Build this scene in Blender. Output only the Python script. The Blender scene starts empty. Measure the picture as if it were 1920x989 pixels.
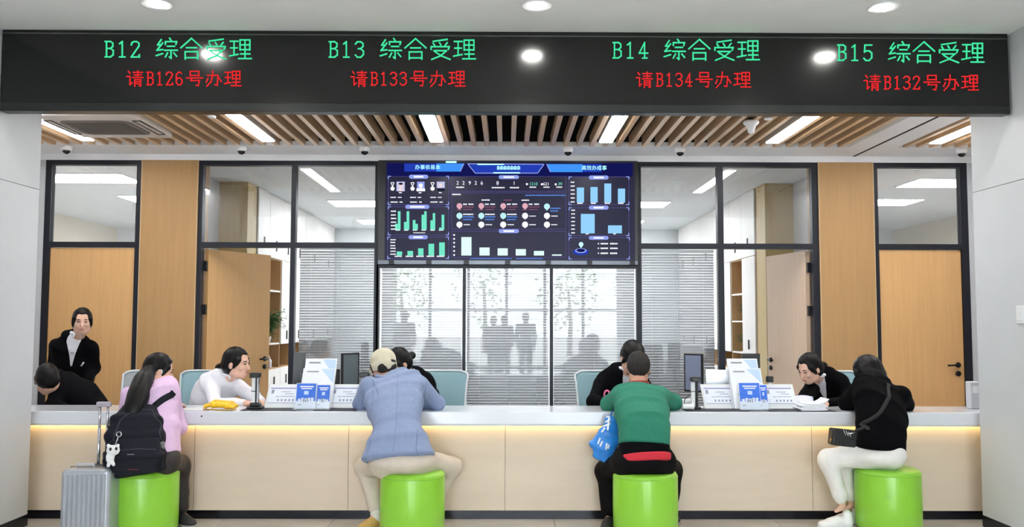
import bpy, bmesh, math, random
import numpy as np
from mathutils import Vector, Matrix

random.seed(7)
S = bpy.context.scene
COL = S.collection

# ------------------------------------------------------------------ camera
FPX = 1650.0                       # focal length in pixels of the 1920 x 989 frame
CAM = Vector((0, 0, 1.45))
PITCH, YAW, ROLL = math.radians(3.69), math.radians(0.35), math.radians(0.13)
_f = Vector((math.sin(YAW)*math.cos(PITCH), math.cos(YAW)*math.cos(PITCH), math.sin(PITCH)))
_r = Vector((math.cos(YAW), -math.sin(YAW), 0))
_u = _r.cross(_f)
RV = _r*math.cos(ROLL) + _u*math.sin(ROLL)
UV = _u*math.cos(ROLL) - _r*math.sin(ROLL)
FV = _f
cd = bpy.data.cameras.new('camera'); cam = bpy.data.objects.new('camera', cd); COL.objects.link(cam)
cd.sensor_width = 36; cd.lens = 36*FPX/1920; cd.clip_start = .05; cd.clip_end = 200
cam.matrix_world = Matrix(((RV.x, UV.x, -FV.x, CAM.x), (RV.y, UV.y, -FV.y, CAM.y), (RV.z, UV.z, -FV.z, CAM.z), (0, 0, 0, 1)))
S.camera = cam

def at(px, py, Y):
    d = FV*FPX + RV*(px-960) + UV*(494.5-py)
    return CAM + d*(Y/d.y)
def wx(px, Y, py=400): return at(px, py, Y).x
def wz(py, Y, px=950): return at(px, py, Y).z

# ------------------------------------------------------------------ light: sky outside the glazed front, lamps are built with their fittings
W = bpy.data.worlds.new('sky'); S.world = W; W.use_nodes = True
bg = W.node_tree.nodes['Background']
bg.inputs[0].default_value = (.86, .94, 1.0, 1); bg.inputs[1].default_value = 10.0
S.view_settings.view_transform = 'Standard'; S.view_settings.look = 'None'
S.view_settings.gamma = 1; S.view_settings.use_curve_mapping = False
S.view_settings.exposure = 1.0
pl = bpy.data.lights.new('facade_portal', 'AREA'); pl.shape = 'RECTANGLE'; pl.size = 6.8; pl.size_y = 3.3
pl.cycles.is_portal = True
po = bpy.data.objects.new('facade_portal', pl); COL.objects.link(po)
po.location = (0, -9.45, 1.7); po.rotation_euler = (math.radians(90), 0, 0)
E_TUBE, E_DOWN, E_PANEL, E_STRIP = 20.0, 135.0, 14.0, 4.5
E_SCREEN = .5                      # displays

# ------------------------------------------------------------------ materials
def lin(c):
    return tuple((v/255/12.92 if v/255 <= .04045 else ((v/255+.055)/1.055)**2.4) for v in c)
MATS = {}
def mat(name, rgb, rough=.6, metal=0, var=0, vscale=8, bump=0, bscale=60, stretch=(1, 1, 1), emit=0, ecol=None,
        coat=0, trans=0, spec=.5, sheen=0):
    if name in MATS: return MATS[name]
    m = bpy.data.materials.new(name); MATS[name] = m; m.use_nodes = True
    nt = m.node_tree; b = nt.nodes['Principled BSDF']
    c = lin(rgb); b.inputs['Base Color'].default_value = (*c, 1)
    b.inputs['Roughness'].default_value = rough; b.inputs['Metallic'].default_value = metal
    b.inputs['Specular IOR Level'].default_value = spec
    if coat: b.inputs['Coat Weight'].default_value = coat; b.inputs['Coat Roughness'].default_value = .08
    if sheen: b.inputs['Sheen Weight'].default_value = sheen
    if trans: b.inputs['Transmission Weight'].default_value = trans
    if emit:
        b.inputs['Emission Color'].default_value = (*(lin(ecol) if ecol else c), 1)
        b.inputs['Emission Strength'].default_value = emit
    if var or bump:
        tc = nt.nodes.new('ShaderNodeTexCoord'); mp = nt.nodes.new('ShaderNodeMapping')
        mp.inputs['Scale'].default_value = stretch
        nt.links.new(tc.outputs['Object'], mp.inputs['Vector'])
    if var:
        n = nt.nodes.new('ShaderNodeTexNoise'); n.inputs['Scale'].default_value = vscale; n.inputs['Detail'].default_value = 5
        nt.links.new(mp.outputs[0], n.inputs['Vector'])
        r = nt.nodes.new('ShaderNodeValToRGB')
        r.color_ramp.elements[0].position = .3; r.color_ramp.elements[1].position = .7
        r.color_ramp.elements[0].color = (*[v*(1-var) for v in c], 1)
        r.color_ramp.elements[1].color = (*[min(1, v*(1+var)) for v in c], 1)
        nt.links.new(n.outputs['Fac'], r.inputs[0]); nt.links.new(r.outputs[0], b.inputs['Base Color'])
    if bump:
        n2 = nt.nodes.new('ShaderNodeTexNoise'); n2.inputs['Scale'].default_value = bscale; n2.inputs['Detail'].default_value = 3
        nt.links.new(mp.outputs[0], n2.inputs['Vector'])
        bp = nt.nodes.new('ShaderNodeBump'); bp.inputs['Strength'].default_value = bump; bp.inputs['Distance'].default_value = .01
        nt.links.new(n2.outputs['Fac'], bp.inputs['Height']); nt.links.new(bp.outputs[0], b.inputs['Normal'])
    return m
def glass_mat(name, ior=1.6, tint=(1, 1, 1), frost=0):
    m = bpy.data.materials.new(name); MATS[name] = m; m.use_nodes = True
    nt = m.node_tree; nt.nodes.clear()
    o = nt.nodes.new('ShaderNodeOutputMaterial'); mx = nt.nodes.new('ShaderNodeMixShader')
    t = nt.nodes.new('ShaderNodeBsdfTransparent'); t.inputs[0].default_value = (*tint, 1)
    g = nt.nodes.new('ShaderNodeBsdfGlossy'); g.inputs['Roughness'].default_value = frost
    fr = nt.nodes.new('ShaderNodeFresnel'); fr.inputs[0].default_value = ior
    nt.links.new(fr.outputs[0], mx.inputs[0]); nt.links.new(t.outputs[0], mx.inputs[1]); nt.links.new(g.outputs[0], mx.inputs[2])
    nt.links.new(mx.outputs[0], o.inputs[0])
    return m
def emat(name, rgb, e):
    if name in MATS: return MATS[name]
    m = bpy.data.materials.new(name); MATS[name] = m; m.use_nodes = True
    nt = m.node_tree; nt.nodes.clear()
    o = nt.nodes.new('ShaderNodeOutputMaterial'); em = nt.nodes.new('ShaderNodeEmission')
    if name.startswith(('screen', 'led')): e *= E_SCREEN
    em.inputs[0].default_value = (*lin(rgb), 1); em.inputs[1].default_value = e
    nt.links.new(em.outputs[0], o.inputs[0]); return m

wallw = mat('white_wall_paint', (201, 204, 208), .45, var=.02, vscale=3, bump=.02, bscale=90)
ceilw = mat('white_ceiling_paint', (240, 242, 240), .8, var=.02, vscale=2)
greyc = mat('grey_ceiling_board', (240, 240, 242), .75, var=.03, vscale=3)
tan = mat('tan_wood_laminate', (214, 168, 112), .45, var=.05, vscale=4, stretch=(9, 9, .5), bump=.02, bscale=30)
tanp = mat('tan_wall_panel', (174, 135, 88), .55, var=.05, vscale=4, stretch=(7, 7, .5), bump=.02, bscale=30)
olive = mat('office_pillar_panel', (190, 166, 116), .55, var=.05, vscale=4, stretch=(6, 6, .5))
frame = mat('dark_window_frame', (32, 34, 43), .4, metal=.1, spec=.3, var=.04)
counterp = mat('counter_front_laminate', (214, 198, 178), .42, var=.025, vscale=3, stretch=(1, 1, 6), bump=.02, bscale=60)
topw = mat('white_solid_surface', (216, 219, 226), .16, var=.01, vscale=6, coat=.3)
plinthm = mat('black_plinth', (22, 24, 34), .16, metal=.4, var=.1)
slatm = mat('brown_ceiling_slat', (216, 182, 144), .32, var=.10, vscale=5, stretch=(12, .6, 12), bump=.05, bscale=40)
voidm = mat('black_ceiling_void', (14, 12, 11), .9, var=.2)
tilem = mat('grey_floor_tile', (208, 206, 203), .14, var=.10, vscale=3, bump=.01, bscale=40)
groutm = mat('tile_grout', (120, 116, 112), .8, var=.1)
blackp = mat('black_plastic', (20, 20, 23), .35, var=.05)
blackm = mat('black_metal', (24, 24, 27), .3, metal=.6, var=.05)
whitep = mat('white_plastic', (232, 233, 235), .35, var=.01)
cabw = mat('white_cabinet', (224, 221, 216), .4, var=.015)
cabi = mat('cabinet_interior_wood', (176, 140, 96), .5, var=.08, vscale=5, stretch=(6, 6, .6))
silver = mat('brushed_silver', (190, 192, 196), .25, metal=.9, var=.05, vscale=20)
glass = glass_mat('clear_glass', 1.75)
glassc = glass_mat('blind_window_glass', 1.37)
glassh = glass_mat('facade_glass', 1.45)

# ------------------------------------------------------------------ object helpers
def mesh_from(name, verts, faces, smooth=False):
    me = bpy.data.meshes.new(name); me.from_pydata([tuple(v) for v in verts], [], faces); me.update()
    if smooth: me.polygons.foreach_set('use_smooth', [True]*len(me.polygons))
    return me
def link(name, me, m, parent=None):
    o = bpy.data.objects.new(name, me); COL.objects.link(o)
    if m is not None and not me.materials: me.materials.append(m)
    if parent is not None: adopt(o, parent)
    return o
def world_of(o):
    return (world_of(o.parent) @ o.matrix_parent_inverse @ o.matrix_basis) if o.parent else o.matrix_basis
def adopt(o, parent):
    o.parent = parent; o.matrix_parent_inverse = world_of(parent).inverted()
def tag(o, label=None, cat=None, group=None, kind=None):
    if label: o['label'] = label
    if cat: o['category'] = cat
    if group: o['group'] = group
    if kind: o['kind'] = kind
    return o
def thing(name, label, cat, loc=(0, 0, 0), rz=0, group=None):
    o = bpy.data.objects.new(name, None); COL.objects.link(o); o.location = loc; o.rotation_euler = (0, 0, rz)
    o.empty_display_size = .1
    return tag(o, label, cat, group)
def structure(name, loc=(0, 0, 0)):
    o = bpy.data.objects.new(name, None); COL.objects.link(o); o.location = loc; o['kind'] = 'structure'; o.empty_display_size = .1
    return o
def copy_tree(o, parent=None):
    c = o.copy(); COL.objects.link(c)
    if parent is not None: c.parent = parent
    for ch in o.children: copy_tree(ch, c)
    return c
class MB:
    """collects simple solids in one mesh"""
    def __init__(s): s.v = []; s.f = []; s.sm = []
    def add(s, v, f, sm=False):
        n = len(s.v); s.v += [Vector(p) for p in v]; s.f += [tuple(i+n for i in q) for q in f]; s.sm += [sm]*len(f); return s
    def box(s, x0, x1, y0, y1, z0, z1):
        v = [(x, y, z) for z in (z0, z1) for y in (y0, y1) for x in (x0, x1)]
        return s.add(v, [(0, 2, 3, 1), (4, 5, 7, 6), (0, 1, 5, 4), (2, 6, 7, 3), (0, 4, 6, 2), (1, 3, 7, 5)])
    def bevbox(s, x0, x1, y0, y1, z0, z1, b=.01, seg=2):
        bm = bmesh.new(); bmesh.ops.create_cube(bm, size=1)
        for v in bm.verts: v.co = Vector(((x0+x1)/2+v.co.x*(x1-x0), (y0+y1)/2+v.co.y*(y1-y0), (z0+z1)/2+v.co.z*(z1-z0)))
        bmesh.ops.bevel(bm, geom=list(bm.edges), offset=b, segments=seg, profile=.5, affect='EDGES')
        bm.verts.index_update()
        s.add([v.co.copy() for v in bm.verts], [tuple(v.index for v in f.verts) for f in bm.faces], False); bm.free(); return s
    def hexa(s, c):  # eight corners: bottom four then top four
        return s.add(c, [(0, 3, 2, 1), (4, 5, 6, 7), (0, 1, 5, 4), (1, 2, 6, 5), (2, 3, 7, 6), (3, 0, 4, 7)])
    def prism(s, pts, d):  # planar outline extruded along vector d
        n = len(pts); d = Vector(d); p = [Vector(q) for q in pts]
        v = p + [q+d for q in p]
        return s.add(v, [tuple(range(n-1, -1, -1)), tuple(range(n, 2*n))] + [(i, (i+1) % n, n+(i+1) % n, n+i) for i in range(n)])
    def lathe(s, prof, c, n=28, axis='z', sm=True):
        v = []; c = Vector(c)
        for r, h in prof:
            for i in range(n):
                a = 2*math.pi*i/n; x, y = r*math.cos(a), r*math.sin(a)
                v.append(c + (Vector((x, y, h)) if axis == 'z' else Vector((x, h, y)) if axis == 'y' else Vector((h, x, y))))
        f = [(j*n+i, j*n+(i+1) % n, (j+1)*n+(i+1) % n, (j+1)*n+i) for j in range(len(prof)-1) for i in range(n)]
        if prof[0][0] > 1e-5: f.append(tuple(range(n-1, -1, -1)))
        if prof[-1][0] > 1e-5: f.append(tuple(range((len(prof)-1)*n, len(prof)*n)))
        return s.add(v, f, sm)
    def tube(s, pts, r, n=8, closed=False):
        pts = [Vector(p) for p in pts]; m = len(pts); v = []; rr = r if isinstance(r, (list, tuple)) else [r]*m
        prev = None
        for i, p in enumerate(pts):
            a = pts[(i-1) % m] if (closed or i) else p; b = pts[(i+1) % m] if (closed or i < m-1) else p
            t = (b-a).normalized()
            u = prev if prev is not None else (Vector((0, 0, 1)) if abs(t.z) < .9 else Vector((1, 0, 0)))
            u = (u - t*u.dot(t)).normalized(); prev = u; w = t.cross(u)
            for k in range(n):
                an = 2*math.pi*k/n; v.append(p + (u*math.cos(an)+w*math.sin(an))*rr[i])
        f = []
        for i in range(m if closed else m-1):
            for k in range(n):
                j = (i+1) % m
                f.append((i*n+k, i*n+(k+1) % n, j*n+(k+1) % n, j*n+k))
        if not closed: f += [tuple(range(n-1, -1, -1)), tuple(range((m-1)*n, m*n))]
        return s.add(v, f, True)
    def ball(s, c, r, n=16, m=10):
        r = (r, r, r) if not isinstance(r, (tuple, list)) else r
        c = Vector(c); v = [c+Vector((0, 0, -r[2]))]
        for j in range(1, m):
            ph = -math.pi/2+math.pi*j/m
            for i in range(n):
                a = 2*math.pi*i/n
                v.append(c+Vector((r[0]*math.cos(ph)*math.cos(a), r[1]*math.cos(ph)*math.sin(a), r[2]*math.sin(ph))))
        v.append(c+Vector((0, 0, r[2]))); L = len(v)-1
        f = [(0, 1+(i+1) % n, 1+i) for i in range(n)] + [(L, L-n+i, L-n+(i+1) % n) for i in range(n)]
        f += [(1+j*n+i, 1+j*n+(i+1) % n, 1+(j+1)*n+(i+1) % n, 1+(j+1)*n+i) for j in range(m-2) for i in range(n)]
        return s.add(v, f, True)
    def sheet(s, P, nu, nv, th):  # P(i, j) -> Vector ; solid sheet of thickness th along its normals
        g = [[P(i/(nu-1), j/(nv-1)) for j in range(nv)] for i in range(nu)]
        nr = []
        for i in range(nu):
            row = []
            for j in range(nv):
                a = g[min(i+1, nu-1)][j]-g[max(i-1, 0)][j]; b = g[i][min(j+1, nv-1)]-g[i][max(j-1, 0)]
                row.append(a.cross(b).normalized())
            nr.append(row)
        v = [g[i][j] for i in range(nu) for j in range(nv)] + [g[i][j]-nr[i][j]*th for i in range(nu) for j in range(nv)]
        N = nu*nv; f = []
        for i in range(nu-1):
            for j in range(nv-1):
                a = i*nv+j; f += [(a, a+nv, a+nv+1, a+1), (N+a, N+a+1, N+a+nv+1, N+a+nv)]
        rim = [i*nv for i in range(nu)] + [(nu-1)*nv+j for j in range(1, nv)] + [i*nv+nv-1 for i in range(nu-2, -1, -1)] + [j for j in range(nv-2, 0, -1)]
        for k in range(len(rim)):
            a, b = rim[k], rim[(k+1) % len(rim)]; f.append((a, N+a, N+b, b))
        return s.add(v, f, True)
    def build(s, name, m, parent=None, recenter=False):
        vs = s.v
        if recenter:
            lo = Vector((min(p.x for p in vs), min(p.y for p in vs), min(p.z for p in vs))); hi = Vector((max(p.x for p in vs), max(p.y for p in vs), max(p.z for p in vs)))
            c = Vector(((lo.x+hi.x)/2, (lo.y+hi.y)/2, lo.z)); vs = [p-c for p in vs]
        me = mesh_from(name, vs, s.f); me.polygons.foreach_set('use_smooth', s.sm)
        bm = bmesh.new(); bm.from_mesh(me); bmesh.ops.recalc_face_normals(bm, faces=bm.faces); bm.to_mesh(me); bm.free()
        o = link(name, me, m)
        if recenter: o.location = c
        if parent is not None: adopt(o, parent)
        return o
def box(name, m, x0, x1, y0, y1, z0, z1, parent=None, bev=0):
    b = MB()
    if bev: b.bevbox(min(x0, x1), max(x0, x1), y0, y1, min(z0, z1), max(z0, z1), bev)
    else: b.box(min(x0, x1), max(x0, x1), y0, y1, min(z0, z1), max(z0, z1))
    return b.build(name, m, parent)
def struct_box(name, m, *a, **k):
    o = box(name, m, *a, **k); o['kind'] = 'structure'; return o
def lettering(name, body, size, m, parent, M):
    cu = bpy.data.curves.new(name, 'FONT'); cu.body = body; cu.size = size; cu.align_x = 'CENTER'; cu.align_y = 'CENTER'
    t = bpy.data.objects.new(name, cu); COL.objects.link(t); t.matrix_world = M
    bpy.context.view_layer.update()
    me = bpy.data.meshes.new_from_object(t.evaluated_get(bpy.context.evaluated_depsgraph_get()))
    bpy.data.objects.remove(t)
    me.transform(M); me.materials.clear(); me.materials.append(m)
    return link(name, me, m, parent)

# ------------------------------------------------------------------ the setting
YB = 8.70            # back partition, front face
XWS = {-1: 3.355, 1: 3.365}   # side walls of the hall
YF = -9.5            # glazed front behind the camera
ZC = 3.37            # hall ceiling
ZS = 3.09            # slatted ceiling
YP = 6.52            # counter front panels
ZT = .79             # worktop
YT0, YT1 = 6.40, 6.87

# floor with tiles near the counter
fl = struct_box('floor', groutm, -7.5, 7.5, -10, 16.2, -.06, -.004)
tme = None
for i in range(-5, 5):
    for j in range(-3, 3):
        x0, y0 = .35+i*.80, 6.55+j*.80
        if tme is None:
            b = MB(); b.bevbox(0, .796, 0, .796, -.012, 0, .0015, 1); t = b.build('tile', tilem); tme = t.data; t.location = (x0, y0, 0)
        else:
            t = bpy.data.objects.new('tile', tme); COL.objects.link(t); t.location = (x0, y0, 0)
        adopt(t, fl)
far = MB()
for i in range(-9, 9):
    for j in range(-20, 12):
        x0, y0 = .35+i*.80, 6.55+j*.80
        if -5 <= i < 5 and -3 <= j < 3: continue
        if y0 < -9.6 or y0 > 15.4: continue
        far.box(x0, x0+.796, y0, y0+.796, -.012, 0)
fo = far.build('tile_field', tilem, fl); fo['kind'] = 'stuff'

# hall ceiling, bulkhead
struct_box('ceiling', ceilw, -7.0, 7.0, -10, 6.26, ZC, ZC+.1)
struct_box('trim_1', ceilw, -3.6, 3.6, 6.20, 6.26, ZS-.0, ZC)            # drop behind the sign
# side walls: panels with a joint, chamfered corner bead, skirting
for sg, nm in ((-1, 'left'), (1, 'right')):
    XW = XWS[sg]
    w = structure('wall_'+nm, (sg*XW, 0, 0))
    zj = wz(365, 6.45)
    for z0, z1 in ((.085, zj-.002), (zj+.002, ZC)):
        a = MB()
        for y0, y1 in ((YF, 6.29),):
            pts = [(sg*XW, y0, z0), (sg*XW, y1, z0), (sg*(XW+.028), y1+.045, z0), (sg*(XW+.30), y1+.045, z0), (sg*(XW+.30), y0, z0)]
            a.prism(pts, (0, 0, z1-z0))
        a.build('wall_panel', wallw, w)
    box('skirting', plinthm, sg*(XW+.012), sg*(XW+.28), YF, 6.32, 0, .085, w)
    # staff area beyond the corner
    struct_box('wall_side_'+nm, wallw, sg*4.75, sg*4.85, 6.3, 8.75, 0, 3.2)
    struct_box('wall_return_'+nm, wallw, sg*(XW+.30), sg*4.75, 6.24, 6.335, 0, ZC)
# wall switch on the right wall
sw = thing('wall_switch', 'white square wall switch on the right white wall', 'switch', (XW, 5.76, wz(605, 5.76, 1914)))
zc = wz(590, 5.76, 1914)
box('plate', whitep, XW-.010, XW-.0005, 5.70, 5.785, zc-.06, zc+.06, sw, .003)
box('rocker', whitep, XW-.014, XW-.009, 5.715, 5.77, zc-.04, zc+.04, sw, .002)

# glazed front behind the camera, seen mirrored in the partition glass
wf = structure('window_1', (0, YF, 0))
for i in range(7):
    x = -3.5+i*7/6
    box('mullion', frame, x-.04, x+.04, YF-.06, YF+.06, 0, ZC, wf)
for z in (.03, 1.76, 3.38):
    box('transom_bar', frame, -3.5, 3.5, YF-.05, YF+.05, z-.035, z+.035, wf)
for i in range(6):
    x = -3.5+i*7/6
    for z0, z1 in ((.07, 1.72), (1.80, 3.34)):
        box('pane', glassh, x+.045, x+7/6-.045, YF-.005, YF+.005, z0, z1, wf)
struct_box('ground_outside', mat('pale_paving', (196, 194, 188), .8, var=.08, vscale=2), -40, 40, -60, YF-.1, -.1, -.02)

# slatted ceiling over the staff side
cs = structure('ceiling_slatted', (0, 7.2, ZS))
box('ceiling_void', voidm, -4.75, 4.75, 6.26, 8.75, ZS+.34, ZS+.38, cs)
box('void_side', voidm, -4.75, 4.75, 6.26, 6.30, ZS, ZS+.34, cs)
YE = 8.22                                   # slats end here, plain border beyond
box('ceiling_border', greyc, -4.75, 4.75, YE, YB+.02, ZS, ZS+.045, cs)
box('void_back', voidm, -4.75, 4.75, 8.66, 8.70, ZS+.045, ZS+.34, cs)
fz = wz(303.5, YB)
box('border_drop', greyc, -4.75, 4.75, YB-.03, YB+.02, fz, ZS-.0005, cs)
# plain strip with a dark joint between the two slat fields
xa, xb = at(1590, 275, YE).x, at(1683, 276, YE).x
box('ceiling_strip', greyc, xa+.01, xb-.005, 6.30, YE, ZS, ZS+.045, cs)
xj = at(1610, 292, 8.55).x
box('joint', voidm, xj-.012, xj+.012, 6.30, 8.67, ZS-.002, ZS+.001, cs)
tubes_px = [(165, 263), (503, 262), (819, 264), (1136, 264), (1448, 264), (1754, 267)]
tubes_x = [at(a, b, 7.98).x for a, b in tubes_px]
tubes_x = [tubes_x[0]-1.52] + tubes_x
ac = (at(180, 250, 7.75).x, at(325, 250, 7.75).x)
x0s = at(955.5+680-955.5+0, 270, YE).x
pitch = .1236
base = at(680+1650/6.4, 274, YE).x          # a slat whose lower end sits at this pixel
sme = None
for k in range(-40, 40):
    x = base + k*pitch
    if abs(x) > 4.7 or xa-.012 < x < xb+.025: continue
    near = min(abs(x-t) for t in tubes_x)
    y0 = 6.30
    if ac[0]-.30 < x < ac[1]+.03: y0 = 7.74
    if sme is None or y0 != 6.30:
        b = MB(); b.box(-.0205, .0205, y0, YE, 0, .10); o = b.build('slat', slatm)
        if y0 == 6.30: sme = o.data
    else:
        o = bpy.data.objects.new('slat', sme); COL.objects.link(o)
    o.location = (x, 0, ZS+.001); adopt(o, cs)
# linear lamps between the slats
tubem = emat('lamp_diffuser', (255, 253, 250), E_TUBE); alum = mat('lamp_housing', (190, 192, 194), .4, metal=.3, var=.03)
words = ['beyond the left wall', 'beside the ceiling cassette at far left', 'second from the left', 'left of the screen centre', 'right of the screen centre',
         'beside the white funnel-shaped detector', 'at far right past the plain ceiling strip']
for i, x in enumerate(tubes_x):
    t = thing('linear_ceiling_lamp', 'white glowing linear ceiling lamp among the slats, '+words[i], 'lamp', (x, 7.1, ZS), group='linear lamps in the slatted ceiling')
    hw = .055
    box('housing', alum, x-hw-.012, x+hw+.012, 6.30, 7.99, ZS-.004, ZS+.07, t)
    box('diffuser', tubem, x-hw, x+hw, 6.31, 7.98, ZS-.012, ZS-.0045, t)
# ceiling cassette
t = thing('ceiling_cassette', 'white square ceiling air conditioner cassette with grey grille', 'air conditioner', ((ac[0]+ac[1])/2, 7.3, ZS))
cx0, cx1, cy0, cy1 = ac[0]-.10, ac[1], 6.88, 7.735
b = MB(); b.bevbox(cx0, cx1, cy0, cy1, ZS-.035, ZS+.03, .012); b.build('panel', mat('cassette_plastic', (214, 205, 198), .45, var=.02), t)
mx, my = (cx0+cx1)/2, (cy0+cy1)/2
def rrect(hx, hy, r, z, n=6):
    pts = []
    for qx, qy, a0 in ((1, 1, 0), (-1, 1, 90), (-1, -1, 180), (1, -1, 270)):
        for i in range(n+1):
            a = math.radians(a0+90*i/n); pts.append((mx+qx*(hx-r)+r*math.cos(a), my+qy*(hy-r)+r*math.sin(a), z))
    return pts
gp = MB(); gp.prism(rrect(.29, .26, .09, ZS-.042), (0, 0, .008)); g = gp.build('grille', mat('grille_grey', (120, 112, 108), .6, var=.03), t)
gb = MB()
for i in range(14): gb.box(mx-.24, mx+.24, my-.21+i*.032, my-.2+i*.032, ZS-.046, ZS-.0421)
o = gb.build('grille_bar', mat('grille_bar_grey', (112, 106, 102), .6, var=.03), g); o['kind'] = 'stuff'
for sx in (-1, 1):
    b = MB(); b.tube([(mx+sx*(.36+d), my+yy, ZS-.036) for d, yy in ((-.03, -.26), (.03, -.26), (.03, .26), (-.03, .26))], .006, 6, closed=True)
    b.build('air_slot', blackp, t)
# dome cameras under the border
spots = [(125, 272, 'under the left end of the ceiling border'), (453, 271, 'left of the tan pillar side lamp'), (684, 271, 'above the left edge of the big screen'),
         (1065, 274, 'above the big screen right of centre'), (1275, 273, 'above the glazing right of the big screen'), (1803, 277, 'at the far right end of the border')]
for px, py, wd in spots:
    p = at(px, py, 8.27)
    t = thing('dome_camera', 'small white dome security camera with black lens, '+wd, 'camera', (p.x, 8.27, ZS-.0), group='dome cameras along the ceiling border')
    b = MB(); b.lathe([(.046, 0), (.05, -.008), (.05, -.028), (.043, -.042), (.036, -.046)], (p.x, 8.27, ZS-.0005), 24); b.build('housing', whitep, t)
    b = MB(); b.lathe([(.036, -.044), (.034, -.056), (.026, -.068), (.014, -.076), (0, -.079)], (p.x, 8.27, ZS), 24); b.build('dome', mat('dome_glass', (8, 8, 10), .08), t)
# detectors hanging from the slats
p = at(1408, 222, 7.15)
t = thing('funnel_detector', 'white funnel-shaped detector hanging from the wooden slats', 'detector', (p.x, 7.15, ZS))
b = MB(); b.lathe([(.062, 0), (.066, -.012), (.060, -.024), (.040, -.042), (.030, -.070), (.026, -.095), (.014, -.104), (0, -.105)], (p.x, 7.15, ZS+.004), 28)
b.build('body', whitep, t); box('bracket', blackp, p.x-.03, p.x+.03, 7.11, 7.19, ZS+.004, ZS+.02, t)
for px, py, wd in ((397, 217, 'left of the second linear lamp'), (1440, 217, 'beside the funnel-shaped detector')):
    p = at(px, py, 7.02)
    t = thing('smoke_detector', 'small flat round smoke detector on the slats, '+wd, 'detector', (p.x, 7.02, ZS), group='small smoke detectors')
    b = MB(); b.lathe([(.032, 0), (.035, -.006), (.030, -.014), (0, -.016)], (p.x, 7.02, ZS), 20); b.build('body', whitep, t)
# downlights in the hall ceiling
downm = emat('downlight_lens', (255, 252, 246), E_DOWN)
names3 = ['left', 'middle', 'right']
proto = None
for j in range(7):
    for i, x in enumerate((-2.13, .18, 2.30)):
        y = 5.25-j*2.25
        if proto is None:
            proto = thing('downlight', '', 'lamp', (0, 0, 0))
            b = MB(); b.lathe([(.086, 0), (.094, -.002), (.095, -.008), (.092, -.012), (.086, -.010)], (0, 0, 0), 32); b.build('trim_ring', whitep, proto)
            b = MB(); b.lathe([(.0855, -.006), (.06, -.010), (.03, -.012), (0, -.0125)], (0, 0, 0), 32); b.build('lens', downm, proto)
            t = proto
        else: t = copy_tree(proto)
        t.location = (x, y, ZC)
        t['group'] = 'downlights in the hall ceiling'
        t['label'] = ('round white downlight in the white ceiling above the black sign, %s one' % names3[i]) if j == 0 else 'round white hall ceiling downlight, %s row back from the sign, %s one' % (['', 'second', 'third', 'fourth', 'fifth', 'sixth', 'seventh'][j], names3[i])

# ---------------------------------------------------------------- back partition
YD = YB+.06
fbar = dict(y0=YB-.01, y1=YB+.07)
def bar(parent, x0, x1, z0, z1, y0=YB-.01, y1=YB+.07, nm='frame_bar'):
    return box(nm, frame, x0, x1, y0, y1, z0, z1, parent)
ztop = fz; zt1 = wz(312, YB); ztb0 = wz(456, YB); ztb1 = wz(466, YB)
def X(px): return wx(px, YB, 400)
# side door units: door + transom
def lever(parent, x, y, z, sx):
    b = MB(); b.lathe([(.026, 0), (.026, -.012), (.010, -.014), (.010, -.045)], (x, y, z), 20, 'y'); b.tube([(x, y-.042, z), (x+sx*.03, y-.046, z), (x+sx*.12, y-.044, z-.004)], .009, 8)
    b.lathe([(.026, 0), (.026, -.012), (.0, -.014)], (x, y, z-.085), 20, 'y')
    return b.build('lever_handle', blackm, parent)
for nm, a, bb, jl, jr, hx in (('door_1', 84, 265, 11, 10, None), ('door_2', 1637, 1814, 9, 13, 1797)):
    d = structure(nm, ((X(a)+X(bb))/2, YB, 0))
    tag(d, 'closed tan wooden door in a dark frame with glazed transom, '+('behind the standing woman' if hx is None else 'with a black lever handle at right'), 'door')
    bar(d, X(a), X(a+jl), 0, ztop); bar(d, X(bb-jr), X(bb), 0, ztop)
    bar(d, X(a+jl), X(bb-jr), zt1, ztop); bar(d, X(a+jl), X(bb-jr), ztb1, ztb0)
    box('pane', glass, X(a+jl), X(bb-jr), YB+.025, YB+.033, ztb0, zt1, d)
    lf = box('leaf', tan, X(a+jl)+.006, X(bb-jr)-.006, YB+.012, YB+.055, .008, ztb1-.006, d)
    if hx: lever(lf, at(hx, 685, YB).x, YB+.012, at(hx, 685, YB).z, -1)
    if not hx: lever(lf, X(a+jl)+.07, YB+.012, 1.02, 1)
# tan pillars
for nm, a, bb in (('trim_2', 265.5, 372), ('trim_3', 1533.5, 1637)):
    p = structure(nm, ((X(a)+X(bb))/2, YB, 0))
    box('pillar_panel', tanp, X(a), X(bb), YB-.03, YB+.3, 0, fz, p)
    for e in (a, bb):
        box('edge_bead', mat('pale_edge_bead', (205, 186, 150), .4, var=.02), X(e)-.006*(1 if e == bb else 0), X(e)+.006*(1 if e == a else 0), YB-.033, YB-.0305, 0, fz, p)
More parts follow.
